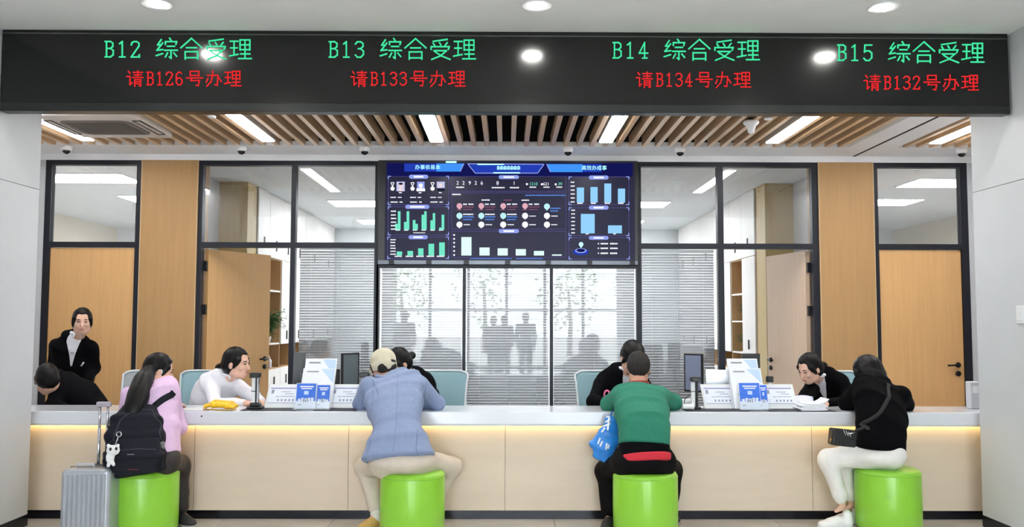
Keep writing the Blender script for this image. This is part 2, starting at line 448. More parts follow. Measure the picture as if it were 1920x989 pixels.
# doorway units with open door, transoms and a blind window
Mx = 953.0                                    # nothing mirrored in space: both sides are measured
units = {'window_2': dict(j0=(370, 380), m=(546, 555), j1=(703, 711), door='left'),
         'window_3': dict(j0=(1197, 1202), m=(1345, 1356), j1=(1522, 1535), door='right')}
for nm, u in units.items():
    d = structure(nm, (X(u['m'][0]), YB, 0))
    for k in ('j0', 'm', 'j1'): bar(d, X(u[k][0]), X(u[k][1]), 0, ztop)
    bar(d, X(u['j0'][1]), X(u['m'][0]), zt1, ztop); bar(d, X(u['m'][1]), X(u['j1'][0]), zt1, ztop)
    bar(d, X(u['j0'][1]), X(u['m'][0]), ztb1, ztb0); bar(d, X(u['m'][1]), X(u['j1'][0]), ztb1, ztb0)
    box('pane', glass, X(u['j0'][1]), X(u['m'][0]), YB+.025, YB+.033, ztb0, zt1, d)
    box('pane', glass, X(u['m'][1]), X(u['j1'][0]), YB+.025, YB+.033, ztb0, zt1, d)
    wnd = ('m', 'j1') if u['door'] == 'left' else ('j0', 'm')
    bar(d, X(u[wnd[0]][1]), X(u[wnd[1]][0]), 0, .08)
    box('pane', glass, X(u[wnd[0]][1]), X(u[wnd[1]][0]), YB+.0, YB+.008, .08, ztb1, d)
    dr = ('j0', 'm') if u['door'] == 'left' else ('m', 'j1')
    x0, x1 = X(u[dr[0]][1]), X(u[dr[1]][0])
    # the open leaf
    do = structure('door_3' if u['door'] == 'left' else 'door_4', (x0 if u['door'] == 'left' else x1, YB+.08, 0))
    tag(do, 'tan wooden door standing open into the office, '+('left of the screen' if u['door'] == 'left' else 'right of the screen'), 'door')
    s = 1 if u['door'] == 'left' else -1
    hinge = Vector((x0+.02, YB+.10, 0)) if s == 1 else Vector((x1-.02, YB+.10, 0))
    tip = at(505, 480, 9.62) if s == 1 else at(1440, 483, 9.60)
    tip = Vector((tip.x, tip.y, 0)); dv = (tip-hinge); wdt = min(dv.length, .98); dv.normalize(); nv = Vector((-dv.y, dv.x, 0))*.022
    zt = ztb1-.01
    b = MB(); c = [hinge-nv, hinge+dv*wdt-nv, hinge+dv*wdt+nv, hinge+nv]
    b.hexa([v+Vector((0, 0, .008)) for v in c]+[v+Vector((0, 0, zt)) for v in c])
    leafm = tan if s == 1 else mat('pale_wood_laminate', (214, 186, 160), .42, var=.04, vscale=4, stretch=(9, 9, .5))
    lf = b.build('leaf', leafm, do)
    hp = hinge+dv*(wdt-.07)
    hz = 1.03
    side = -nv.normalized() if (-nv).y < 0 else nv.normalized()
    q = hp+side*.022+Vector((0, 0, hz))
    b = MB()
    for z, l in ((0, 1), (-.085, 0)):
        b.tube([q+Vector((0, 0, z)), q+side*.014+Vector((0, 0, z))], .026, 16)
        if l: b.tube([q+side*.01, q+side*.045], .010, 8); b.tube([q+side*.043, q+side*.046-dv*.12], .009, 8)
    b.build('lever_handle', blackm, lf)
    for z in (wz(500, YB), wz(582, YB), .35):
        box('hinge', blackm, hinge.x-.018 if s == 1 else hinge.x-.012, hinge.x+.012 if s == 1 else hinge.x+.018, YB+.055, YB+.105, z-.05, z+.05, do)
# glazing under the screen
d = structure('window_4', (0, YB, 0))
zc0 = wz(497, YB); zc1 = wz(503.5, YB)
cm = [(705, 710), (867, 873), (1031, 1037), (1194, 1199)]
for a, bb in cm: bar(d, wx(a, YB, 600), wx(bb, YB, 600), 0, zc0)
for i in range(3):
    xa_, xb_ = wx(cm[i][1], YB, 600), wx(cm[i+1][0], YB, 600)
    bar(d, xa_, xb_, zc1, zc0); bar(d, xa_, xb_, 0, .08)
    box('pane', glassc, xa_, xb_, YB+.0, YB+.008, .08, zc1, d)
box('wall_back', wallw, X(711), X(1197), YB+.02, YB+.1, zc0, ztop)['kind'] = 'structure'
struct_box('wall_back_above', wallw, -7.5, 7.5, YB+.02, YB+.12, fz, 3.55)
# outer ends of the partition
struct_box('wall_back_left', wallw, -7.5, X(84), YB, YB+.1, 0, fz)
struct_box('wall_back_right', wallw, X(1814), 7.5, YB, YB+.1, 0, fz)

# blinds behind the lower panes
blm = mat('blind_slat_grey', (190, 194, 199), .45, var=.02)
bl = [(555, 703, 462, 'left of the screen'), (711, 867, 503, 'under the left third of the screen'), (873, 1031, 503, 'under the middle of the screen'),
      (1037, 1194, 503, 'under the right third of the screen'), (1202, 1345, 466, 'right of the screen')]
for a, bb, py, wd in bl:
    xa_, xb_ = wx(a, YB, 600)+.01, wx(bb, YB, 600)-.01
    zt = wz(py, YB)-.005
    t = thing('venetian_blind', 'pale grey venetian blind behind the glass pane, '+wd, 'blind', ((xa_+xb_)/2, YB+.09, .1), group='venetian blinds in the partition windows')
    box('headrail', whitep, xa_, xb_, YB+.075, YB+.105, zt-.03, zt, t)
    b = MB(); z = zt-.05; hd = .0125; tl = math.radians(60)
    while z > .12:
        dy, dz = hd*math.cos(tl), hd*math.sin(tl)
        b.add([(xa_, YB+.09-dy, z-dz), (xb_, YB+.09-dy, z-dz), (xb_, YB+.09, z+.002), (xa_, YB+.09, z+.002), (xb_, YB+.09+dy, z+dz), (xa_, YB+.09+dy, z+dz)],
              [(0, 1, 2, 3), (3, 2, 4, 5)], True)
        z -= .0268
    o = b.build('blind_slat', blm, t); o['kind'] = 'stuff'
    b = MB()
    for f in (.15, .5, .85):
        x = xa_+(xb_-xa_)*f; b.tube([(x, YB+.076, zt-.03), (x, YB+.076, .1)], .0015, 5)
    o = b.build('ladder_cord', whitep, t); o['kind'] = 'stuff'
    box('bottom_rail', whitep, xa_, xb_, YB+.08, YB+.1, .1, .115, t)

# ---------------------------------------------------------------- offices behind the partition
YO = 15.8
struct_box('ceiling_office', mat('office_ceiling', (214, 218, 220), .75, var=.02), -7.5, 7.5, YB+.12, YO+.2, ZS, ZS+.1)
struct_box('wall_office_back', mat('office_wall', (216, 220, 222), .6, var=.02), -7.5, 7.5, YO, YO+.1, 0, ZS)
for sg, nm in ((-1, 'left'), (1, 'right')):
    struct_box('wall_office_'+nm, wallw, sg*3.42, sg*3.52, YB+.12, YO, 0, ZS)
    struct_box('wall_office_outer_'+nm, mat('office_wall_warm', (214, 206, 188), .6, var=.02), sg*7.0, sg*7.1, YB+.12, YO, 0, ZS)
    struct_box('pillar_office_'+nm, olive, sg*3.08, sg*3.42, 10.42, 10.80, 0, ZS)
    # wall cabinets: plain upper row, tall doors and open bays
    xf, xk = sg*3.06, sg*3.42
    zu = wz(480, 11.0)
    tall = thing('storage_cabinet', 'tall white office cabinet with open wooden shelf bays, beyond the %s open door' % nm, 'cabinet', (sg*3.24, 12.4, 0))
    ys = [10.82, 11.42, 12.02, 13.0, 13.9, 14.8, 15.6] if sg == 1 else [10.82, 11.35, 12.0, 12.6, 13.4, 14.6, 15.6]
    box('carcass_back', cabi, xk-sg*.02, xk, ys[0], ys[-1], 0, ZS, tall)
    for k, y in enumerate(ys): box('side_panel', cabi, xf+sg*.02, xk-sg*.02, y-.012, y+.012, 0, zu, tall)
    zl = wz(690, 11.6); 
    for k in range(len(ys)-1):
        y0, y1 = ys[k]+.004, ys[k+1]-.004
        dtop = box('cabinet_door', cabw, xf, xf+sg*.02, y0, y1, zu+.004, ZS-.004, tall)
        for yy in ((y0+y1)/2,): box('handle', blackp, xf-sg*.012, xf, yy-.02, yy+.02, zu+.10, zu+.24, dtop)
        box('shelf_board', cabi, xf+sg*.02, xk-sg*.02, y0, y1, zu-.012, zu+.004, tall)
        openb = (k == 1 and sg == 1) or (k in (1, 2) and sg == -1)
        zlow = .80
        dl = box('cabinet_door', cabw, xf, xf+sg*.02, y0, y1, .08, zlow, tall)
        box('handle', blackp, xf-sg*.012, xf, (y0+y1)/2-.02, (y0+y1)/2+.02, zlow-.22, zlow-.10, dl)
        box('shelf_board', cabi, xf+sg*.02, xk-sg*.02, y0, y1, zlow-.004, zlow+.012, tall)
        if openb and not (sg == -1 and k == 2):
            for z in ((1.13, 1.83) if sg == -1 else (1.03, 1.44, 1.80)): box('shelf_board', cabw, xf+sg*.02, xk-sg*.02, y0, y1, z-.01, z+.01, tall)
        else:
            z0 = 1.12 if sg == -1 else 1.03
            dm = box('cabinet_door', cabw, xf, xf+sg*.02, y0, y1, z0, zu-.004, tall)
            box('handle', blackp, xf-sg*.012, xf, (y0+y1)/2-.02, (y0+y1)/2+.02, z0+.06, z0+.18, dm)
# office ceiling panels
pm = emat('panel_lamp_diffuser', (246, 250, 255), E_PANEL)
for x, y, wd in ((-1.85, 12.3, 'left of the screen, nearer'), (-1.85, 14.6, 'left of the screen, farther'), (1.65, 12.3, 'right of the screen, nearer'), (1.65, 14.6, 'right of the screen, farther'),
                 (-4.95, 10.15, 'above the left closed door, nearest'), (-4.85, 14.2, 'above the left closed door, farthest'), (-4.55, 11.9, 'above the left closed door, beside the tan pillar'),
                 (5.35, 10.3, 'above the right closed door, nearest'), (5.0, 12.0, 'above the right closed door, beside the tan pillar')):
    t = thing('ceiling_panel_lamp', 'bright rectangular office ceiling panel lamp '+wd, 'lamp', (x, y, ZS), group='office ceiling panel lamps')
    box('frame', whitep, x-.62, x+.62, y-.32, y+.32, ZS-.012, ZS-.0005, t)
    box('diffuser', pm, x-.6, x+.6, y-.3, y+.3, ZS-.016, ZS-.0125, t)

# ---------------------------------------------------------------- queue sign over the counter
YS = 5.75
tl, tr, blp, br = at(-8, 50, YS), at(1893, 61.5, YS), at(-8, 207.5, YS), at(1896, 213.5, YS)
tl.x = blp.x = -XWS[-1]+.004; tr.x = br.x = min(tr.x, XWS[1]-.02)
sg = thing('led_queue_sign', 'long black gloss electronic sign with green and red lettering over the counter', 'sign', (0, YS+.05, blp.z))
sgm = mat('black_sign_gloss', (16, 17, 17), .15, var=.08, vscale=1.5, spec=.5)
D = Vector((0, .095, 0))
b = MB(); b.hexa([blp+Vector((0, .006, 0)), br+Vector((0, .006, 0)), br+D, blp+D, tl+Vector((0, .006, 0)), tr+Vector((0, .006, 0)), tr+D, tl+D])
b.build('cabinet', blackm, sg)
def lerp(a, b, t): return a+(b-a)*t
def sgp(u, v): return lerp(lerp(blp, br, u), lerp(tl, tr, u), v)
b = MB(); c = [sgp(.001, .10), sgp(.999, .10), sgp(.999, .965), sgp(.001, .965)]
b.hexa([c[0], c[1], c[1]+Vector((0, .006, 0)), c[0]+Vector((0, .006, 0)), c[3], c[2], c[2]+Vector((0, .006, 0)), c[3]+Vector((0, .006, 0))]); b.build('display_face', sgm, sg)
b = MB(); c = [sgp(.001, .003), sgp(.999, .003), sgp(.999, .095), sgp(.001, .095)]
b.hexa([c[0]-Vector((0, .003, 0)), c[1]-Vector((0, .003, 0)), c[1]+Vector((0, .006, 0)), c[0]+Vector((0, .006, 0)), c[3]-Vector((0, .003, 0)), c[2]-Vector((0, .003, 0)), c[2]+Vector((0, .006, 0)), c[3]+Vector((0, .006, 0))])
b.build('lower_frame', mat('sign_frame_grey', (44, 46, 46), .25, metal=.4, var=.05), sg)
b = MB(); c = [sgp(.001, .915), sgp(.999, .915), sgp(.999, .93), sgp(.001, .93)]
b.hexa([c[0]-Vector((0, .003, 0)), c[1]-Vector((0, .003, 0)), c[1], c[0], c[3]-Vector((0, .003, 0)), c[2]-Vector((0, .003, 0)), c[2], c[3]]); b.build('upper_rail', mat('sign_rail_grey', (96, 98, 98), .2, metal=.7, var=.05), sg)
GL = {
 '综': [[(4, 1), (1.5, 5), (4, 5)], [(5, 3.5), (1, 9), (5, 8.5)], [(.5, 13), (5, 11.5)], [(10, 0), (11, 1.5)], [(7, 4.5), (7, 2.5), (15, 2.5), (14.5, 4.5)], [(8.5, 6), (13.5, 6)], [(6.5, 9), (15.5, 9)], [(11, 9), (11, 15), (9.8, 14)], [(8.5, 11), (7, 14)], [(13, 11), (15, 13.5)]],
 '合': [[(8, 0), (.5, 7)], [(8, 0), (15.5, 7)], [(4.5, 7), (11.5, 7)], [(3.5, 10), (3.5, 15.5)], [(3.5, 10), (12.5, 10), (12.5, 15.5)], [(3.5, 14.5), (12.5, 14.5)]],
 '受': [[(13, .5), (3, 2)], [(3, 3.5), (4, 5)], [(7.5, 3), (8.5, 4.7)], [(13, 3), (11.5, 5)], [(1.5, 8), (1.5, 6), (14.5, 6), (13.8, 8)], [(3.5, 9), (12.5, 9), (8, 13), (2, 15.5)], [(4.5, 10), (9, 13), (15, 15.5)]],
 '理': [[(.5, 2), (6, 2)], [(.8, 7), (5.5, 7)], [(0, 13), (6, 11.8)], [(3.2, 2), (3.2, 12.3)], [(7.5, 1), (7.5, 8.5)], [(7.5, 1), (14.5, 1), (14.5, 8.5)], [(7.5, 4.7), (14.5, 4.7)], [(7.5, 8.3), (14.5, 8.3)], [(11, 1), (11, 14.7)], [(8, 11.5), (14.5, 11.5)], [(6.5, 15), (15.5, 15)]],
 '请': [[(2, 1), (3.5, 3)], [(.5, 6), (3.5, 6), (3.5, 14), (5.5, 12)], [(6.5, 2), (15, 2)], [(7.5, 4.5), (14, 4.5)], [(6, 7), (15.5, 7)], [(10.8, .5), (10.8, 7)], [(8, 9), (8, 15.5)], [(8, 9), (13.5, 9), (13.5, 15.2), (12, 15)], [(8, 11), (13.5, 11)], [(8, 13), (13.5, 13)]],
 '号': [[(4, 1), (4, 5.5)], [(4, 1), (12, 1), (12, 5.5)], [(4, 5), (12, 5)], [(.5, 7.5), (15.5, 7.5)], [(5.5, 7.5), (4.5, 10), (12.5, 10), (11.5, 15), (9.5, 14.5)]],
 '办': [[(2, 5), (12, 5), (11.3, 14.5), (9, 14)], [(7, .5), (7, 5), (5.5, 11), (1.5, 15.5)], [(2.5, 8), (1, 11.5)], [(13, 7.5), (15, 11)]],
 'B': [[(1, 1), (5, 1), (6.7, 2.5), (6.7, 5.5), (5, 7.3), (2, 7.3)], [(2, 1), (2, 15)], [(5, 7.3), (7, 9), (7, 13), (5, 15), (1, 15)]],
 '1': [[(2, 3), (4, 1), (4, 15)], [(2, 15), (6, 15)]],
 '2': [[(1, 4), (1.5, 2), (3, 1), (5, 1), (6.7, 2.5), (6.7, 5), (1, 15), (7, 15), (7, 13)]],
 '3': [[(1, 3), (2.5, 1), (5, 1), (6.7, 2.7), (6.7, 5), (5, 7.3), (3.2, 7.3)], [(5, 7.3), (7, 9.5), (7, 12.5), (5, 15), (2.5, 15), (1, 13)]],
 '4': [[(5, 15), (5, 1), (1, 10.5), (7.3, 10.5)], [(3.5, 15), (6.8, 15)]],
 '5': [[(6.8, 1), (1.8, 1), (1.5, 7.3), (3, 6.3), (5, 6.3), (6.9, 8.3), (6.9, 12.5), (5, 15), (2.5, 15), (1, 13)]],
 '6': [[(6.3, 2.3), (5, 1), (3.2, 1), (1.2, 4), (1.2, 12), (2.8, 15), (5.2, 15), (6.9, 12.7), (6.9, 9.5), (5.2, 7.5), (3, 7.5), (1.3, 9.5)]],
}
def led_text(items, m, w, parent):
    """items: (char, px, py, width px, height px); every stroke is a raised bar on the sign face"""
    lf = -.0045; root = None
    for ch, px, py, cw, chh in items:
        b = MB()
        gw = 8 if ch in 'B123456' else 16
        for st in GL[ch]:
            for (xa_, ya_), (xb_, yb_) in zip(st[:-1], st[1:]):
                p = at(px+xa_/gw*cw, py+ya_/16*chh, YS); q = at(px+xb_/gw*cw, py+yb_/16*chh, YS)
                for v in (p, q): v.y = YS
                dv = (q-p); L = dv.length; dv.normalize(); nv = Vector((-dv.z, 0, dv.x))*w/2; p -= dv*w/2; q += dv*w/2
                f = Vector((0, lf, 0))
                b.hexa([p-nv, q-nv, q+nv, p+nv]+[v+f for v in (p-nv, q-nv, q+nv, p+nv)])
        b.build('character', m, parent)
grn, red = emat('led_green', (70, 235, 165), 1.0), emat('led_red', (235, 45, 48), .95)
for px, dig, rpx, num, dy in ((195, '12', 237, '126', 0), (615, '13', 657, '133', .4), (1147, '14', 1192, '134', 2), (1568, '15', 1619, '132', 6.5)):
    it = []
    for i, ch in enumerate('B'+dig): it.append((ch, px+i*24.5, 76+dy+(i*.1), 20, 33))
    for i, ch in enumerate('综合受理'): it.append((ch, px+97+i*46.2, 72+dy+i*.2, 42, 40))
    led_text(it, grn, .0088, sg)
    it = [('请', rpx, 132+dy*1.2, 32, 31)]
    for i, ch in enumerate('B'+num): it.append((ch, rpx+37+i*18.2, 134+dy*1.2, 15, 27))
    for i, ch in enumerate('号办理'): it.append((ch, rpx+112+i*36, 132+dy*1.2, 32, 31))
    led_text(it, red, .0076, sg)

# ---------------------------------------------------------------- big dashboard screen
YV = YB-.075
V = thing('video_wall_screen', 'large dark blue dashboard screen with charts mounted on the glazed partition', 'screen', (0, YB-.03, wz(497, YV)))
x0, x1, z1, z0 = wx(708, YV), wx(1197, YV), wz(301, YV), wz(497, YV)
box('casing', blackp, x0, x1, YV+.004, YB-.012, z0, z1, V, .006)
box('lower_ledge', mat('grey_bracket', (92, 96, 104), .3, metal=.6, var=.1), x0+.01, x1-.01, YV-.004, YV+.004, z0+.004, wz(489, YV), V)
for px in (735, 805, 875, 952, 1028, 1105, 1185):
    box('bracket', blackm, wx(px-5, YV), wx(px+5, YV), YV-.010, YV-.004, z0+.004, wz(489, YV), V)
panm = mat('screen_navy', (10, 11, 24), .3, emit=.7*E_SCREEN, ecol=(40, 38, 66), spec=.12)
box('panel', panm, wx(722, YV), wx(1190, YV), YV-.004, YV+.004, wz(488.5, YV), wz(304, YV), V)
class Flat:
    """flat printed shapes on the screen, given in photo pixels on the screen plane"""
    def __init__(s, lift): s.b = MB(); s.y = YV-.004-lift
    def pt(s, px, py): p = at(px, py, YV-.004); p.y = s.y; return p
    def poly(s, pts):
        s.b.prism([s.pt(*p) for p in pts], (0, .0012, 0)); return s
    def rect(s, a, b_, c, d): return s.poly([(a, b_), (c, b_), (c, d), (a, d)])
    def pill(s, a, b_, c, d):
        r = (d-b_)/2; pts = []
        for i in range(9): t = math.radians(-90+180*i/8); pts.append((c-r+r*math.cos(t), (b_+d)/2+r*math.sin(t)))
        for i in range(9): t = math.radians(90+180*i/8); pts.append((a+r+r*math.cos(t), (b_+d)/2+r*math.sin(t)))
        return s.poly(pts)
    def disc(s, x, y, r, k=1): return s.poly([(x+r*math.cos(2*math.pi*i/14), y+r*k*math.sin(2*math.pi*i/14)) for i in range(14)])
    def line(s, x0, y0, x1, y1, w):
        L = math.hypot(x1-x0, y1-y0); nx, ny = -(y1-y0)/L*w/2, (x1-x0)/L*w/2
        return s.poly([(x0+nx, y0+ny), (x1+nx, y1+ny), (x1-nx, y1-ny), (x0-nx, y0-ny)])
    def dash(s, x0, x1, y, h, seed=0):  # a line of print too small to read
        r = random.Random(seed*131+int(x0)*7+int(y)); x = x0
        while x < x1-.8:
            w = min(r.uniform(1.3, 2.6), x1-x); s.rect(x, y-h/2*r.uniform(.75, 1), x+w, y+h/2*r.uniform(.75, 1)); x += w+.45
        return s
    def build(s, nm, m):
        o = s.b.build(nm, m, V)
        if nm in ('small_print', 'title_print', 'title_lettering', 'panel_outline', 'corner_mark', 'counter_dot', 'medal', 'badge_disc', 'title_pill', 'portrait_face', 'portrait_hair', 'portrait_ground', 'header_spark', 'header_outline'): o['kind'] = 'stuff'
        return o
blue1, blue2 = emat('screen_blue_mid', (38, 66, 190), .9), emat('screen_blue_bright', (66, 150, 250), 1.0)
lav, line_, wht = emat('screen_lavender', (150, 165, 240), 1.0), emat('screen_line', (96, 92, 158), .8), emat('screen_white', (244, 248, 255), 1.15)
mint, sky_, pale = emat('screen_mint', (120, 236, 205), 1.0), emat('screen_sky', (150, 212, 255), 1.0), emat('screen_pale', (225, 255, 248), 1.05)
rosy, navy2, cyan = emat('screen_rose', (228, 176, 190), 1.0), emat('screen_deep_blue', (20, 24, 88), .9), emat('screen_cyan', (170, 246, 255), 1.7)
L1, L2, L3 = .0012, .0026, .0040
f = Flat(L1); f.rect(726, 306.5, 1186, 327); f.rect(726, 327, 1186, 331); f.build('header_glow', navy2)
f = Flat(L2); 
for q in ([(758, 307), (870, 307), (863, 322), (758, 322)], [(1025, 308), (1128, 308), (1128, 323), (1032, 323)], [(880, 309), (1019, 309), (1008, 324), (891, 324)]): Flat(L2).poly(q).build('header_band', blue1)
Flat(L2+.0002).poly([(818, 307), (870, 307), (863, 322), (818, 322)]).build('header_highlight', blue2); Flat(L2+.0002).poly([(1025, 308), (1092, 308), (1092, 323), (1032, 323)]).build('header_highlight', blue2)
f = Flat(L3)
for a in ((877, 307.5, 1020, 308.5), (1020, 308.5, 1008, 325), (1008, 325, 891, 325), (891, 325, 877, 307.5), (863, 322, 870, 307), (1025, 308, 1032, 323)): f.line(*a, 1.5)
f.build('header_outline', lav)
f = Flat(L3+.0006); f.rect(895, 307.6, 945, 309.6); f.rect(925, 323.4, 975, 325.6); f.rect(836, 302.5, 856, 306); f.build('header_spark', cyan)
Mt = lambda px, py: Matrix.Translation(Flat(L3+.001).pt(px, py)) @ Matrix.Rotation(math.radians(90), 4, 'X')
pxm = YV/FPX
for body, px, py, sz in (('办事依易本', 802, 314.5, 10.5), ('高效办成事', 1114, 315.8, 10.5), ('22926', 0, 0, 0)):
    if sz: lettering('header_lettering', body, sz*pxm*.92, cyan, V, Mt(px, py))
f = Flat(L3+.0006)
for i in range(7):                              # centre title, too blurred to read
    x = 932+i*6.3; f.rect(x, 312.5, x+5.2, 313.5); f.rect(x+2, 311, x+3, 319); f.rect(x, 316, x+5.2, 317); f.rect(x, 312.5, x+.9, 318.5); f.rect(x+4.4, 312.5, x+5.2, 318.5)
f.build('title_lettering', cyan)
# frames, corner marks and title pills
fl_, fc, fp, fw = Flat(L1), Flat(L2), Flat(L2), Flat(L3)
def panelbox(a, b_, c, d, corners=True):
    for p in ((a, b_, c, b_), (c, b_, c, d), (c, d, a, d), (a, d, a, b_)): fl_.line(*p, .9)
    if corners:
        for x, y, sx, sy in ((a, b_, 1, 1), (c, b_, -1, 1), (c, d, -1, -1), (a, d, 1, -1)):
            fc.line(x-sx*.8, y, x+sx*5, y, 1.7); fc.line(x, y-sy*.8, x, y+sy*5, 1.7)
def pill(a, b_, c, d): fp.pill(a, b_, c, d); fw.rect(a+9, b_+2.2, c-9, d-2.2)
panelbox(728, 331, 841, 384); panelbox(728, 388, 841, 441); panelbox(727, 445, 841, 485)
panelbox(847, 331, 1061, 359, False); panelbox(847, 362, 1061, 430, False); panelbox(847, 434, 1061, 483, False)
panelbox(1067, 332, 1179, 384); panelbox(1067, 390, 1179, 442); panelbox(1067, 446, 1180, 486)
for p in ((767, 328, 803, 335.5), (760, 384.5, 805, 392), (766, 441.5, 802, 449), (935, 329, 973, 336), (935, 430, 973, 437.5), (1104, 329.5, 1141, 337), (1104, 386, 1141, 393.5), (1104, 443, 1141, 450)): pill(*p)
fl_.build('panel_outline', line_); fc.build('corner_mark', lav); fp.build('title_pill', lav); fw.build('title_print', wht)
# portraits with medals
f = Flat(L2)
for x in (736, 773.5, 811):
    f.disc(x, 354, 3.9); f.line(x-3, 343, x, 350, 1.3); f.line(x+3, 343, x, 350, 1.3); f.line(x-3, 342.8, x+3, 342.8, 1.3)
f.build('medal', wht)
f = Flat(L2); f.rect(743.5, 341, 759, 359).rect(819, 341, 834, 353); f.build('portrait_ground', emat('screen_portrait', (200, 202, 240), 1)); f = Flat(L2); f.rect(782, 341, 796, 359); f.build('portrait_ground', lav)
f = Flat(L3); f.disc(751.5, 349, 4.2, 1.1).disc(826, 348, 3.6, 1.1); f.rect(747, 354, 756, 359); f.build('portrait_face', emat('screen_face', (240, 222, 225), 1))
f = Flat(L3); f.disc(789, 348.5, 3.8, 1.15).rect(781, 353.5, 797, 359); f.build('portrait_face', wht)
f = Flat(L3+.0008); f.disc(751.5, 345, 4, .55).rect(819.5, 354, 834, 358); f.build('portrait_hair', emat('screen_dark', (30, 34, 52), .8))
f = Flat(L2)
for x in (732, 769, 807):
    f.dash(x, x+11, 370.5, 2.2); f.dash(x+14, x+21, 370.5, 2); f.dash(x, x+13.5, 379.3, 2.4); f.dash(x+17, x+23, 379.3, 2.2); f.dash(x+16, x+22, 361.7, 2.2)
f.dash(855, 871, 351.5, 2.6); f.dash(922, 946, 352.2, 2.6); f.dash(956, 973, 352.2, 2.6)
for x in (993, 1019, 1043): f.dash(x, x+12, 351.3, 2.4)
f.dash(848, 864, 365, 2.8);
for i, x in enumerate((861.5, 902.5, 943.5, 984.5)): f.dash(x+7, x+14, 383.3, 2.8); f.dash(x+17, x+26, 383.3, 2.8)
f.dash(903, 918, 375.5, 2.4); f.dash(978, 992, 375.8, 2.4);
for y in (349.5, 355): pass
for x in (861.5, 902.5, 943.5, 984.5, 1025.5):
    if x < 980: f.dash(x+7, x+26, 402.3, 2.6)
    f.dash(x+8, x+20, 421.7, 2.0)
for x in (984.5, 1025.5): f.dash(x+8, x+20, 405.5, 2)
for y, n in ((396.5, 0), (403.5, 0), (410, 0), (417, 0), (423.5, 0), (430, 0)): f.dash(733, 743, y, 2.6)
for y in (450, 455, 461, 466, 471.5, 477): f.dash(732, 742, y, 2.4)
for y in (441, 448.3, 455.5, 463, 471, 478.5): f.disc(851.5, y, 1.7)
for y in (342, 349.3, 356.7, 364, 371.6, 379): f.dash(1070, 1077.5, y, 2.4)
for y in (394.5, 401.5, 408.5, 415.7, 423, 430, 437): f.dash(1071, 1078, y, 2.4)
for y in (457.3, 466, 475.3): f.disc(1122, y, 1.3); f.dash(1126, 1140, y, 3); f.dash(1144, 1158, y, 3)
for x, y in ((746, 432), (761.5, 432), (778, 432), (794.5, 432), (811, 432), (827, 432)): f.dash(x-4, x+4, y, 2)
for x in (747, 767.5, 787.5, 807, 826): f.dash(x-7, x+7, 481, 2.6)
for x in (1087.5, 1113, 1139, 1164): f.dash(x-5, x+5, 381.5, 2.6)
f.dash(1098, 1104, 439, 2); f.dash(1150, 1156, 439, 2); f.dash(775, 797, 437, 1.6)
f.build('small_print', wht)
for body, px, py, sz in (('2', 858, 343.8, 8.5), ('2', 869, 343.8, 8.5), ('9', 880.7, 343.8, 8.5), ('2', 892, 343.8, 8.5), ('6', 903.3, 343.8, 8.5), ('8', 933, 344, 8.5), ('1', 964, 344, 8.5), ('621', 1024, 345.6, 7)):
    lettering('counter_digit', body, sz*pxm*1.15, wht, V, Mt(px, py))
for body, px, py, sz in (('1210', 1000, 345.6, 7), ('39', 1050, 345.6, 7)): lettering('counter_digit', body, sz*pxm*1.15, mint, V, Mt(px, py))
f = Flat(L2); f.disc(988, 345.6, 2).disc(1016, 345.8, 2).disc(1042, 346, 2); f.build('counter_dot', wht)
f = Flat(L2)
for x in (861.5, 902.5, 943.5, 984.5): f.disc(x, 386.5, 5.4); f.poly([(x-4, 389), (x+4, 389), (x, 394)])
f.build('badge_disc', rosy)
f = Flat(L2); f.disc(1025.5, 387.5, 5.6); f.poly([(1021, 390), (1030, 390), (1025.5, 395.5)])
for x in (861.5, 902.5, 943.5): f.disc(x, 405, 5.7); f.poly([(x-5, 407), (x+5, 407), (x, 412)])
f.build('badge_disc', emat('screen_aqua', (190, 240, 246), 1.05))
f = Flat(L2)
for x, y in ((861.5, 421.5), (902.5, 421.5), (943.5, 421.5), (984.5, 421.5), (1025.5, 421.5), (984.5, 405), (1025.5, 405)): f.disc(x, y, 5.7); f.poly([(x-5, y+2), (x+5, y+2), (x, y+7)])
f.build('badge_disc', wht)
f = Flat(L2)
for x in (861.5, 902.5, 943.5): f.dash(x+7, x+27, 407, 2.4); f.dash(x+7, x+24, 412, 2.4)
f.dash(1032, 1051, 391, 2.4); f.dash(1032, 1046, 396, 2.4); f.dash(985, 1060, 366.5, 2.2); f.dash(881, 960, 485.4, 1.8); f.dash(968, 1018, 485.4, 1.8)
f.build('small_print', emat('screen_print_blue', (96, 150, 245), 1))
f = Flat(L2)
for x in (861.5, 902.5, 943.5, 984.5): f.dash(x+7, x+27, 388.5, 2); f.dash(x+7, x+24, 393.3, 2); f.dash(x-5, x+4, 393.7, 1.8)
f.dash(944, 960, 375.6, 2.2)
f.build('small_print', emat('screen_print_rose', (150, 92, 118), .9))
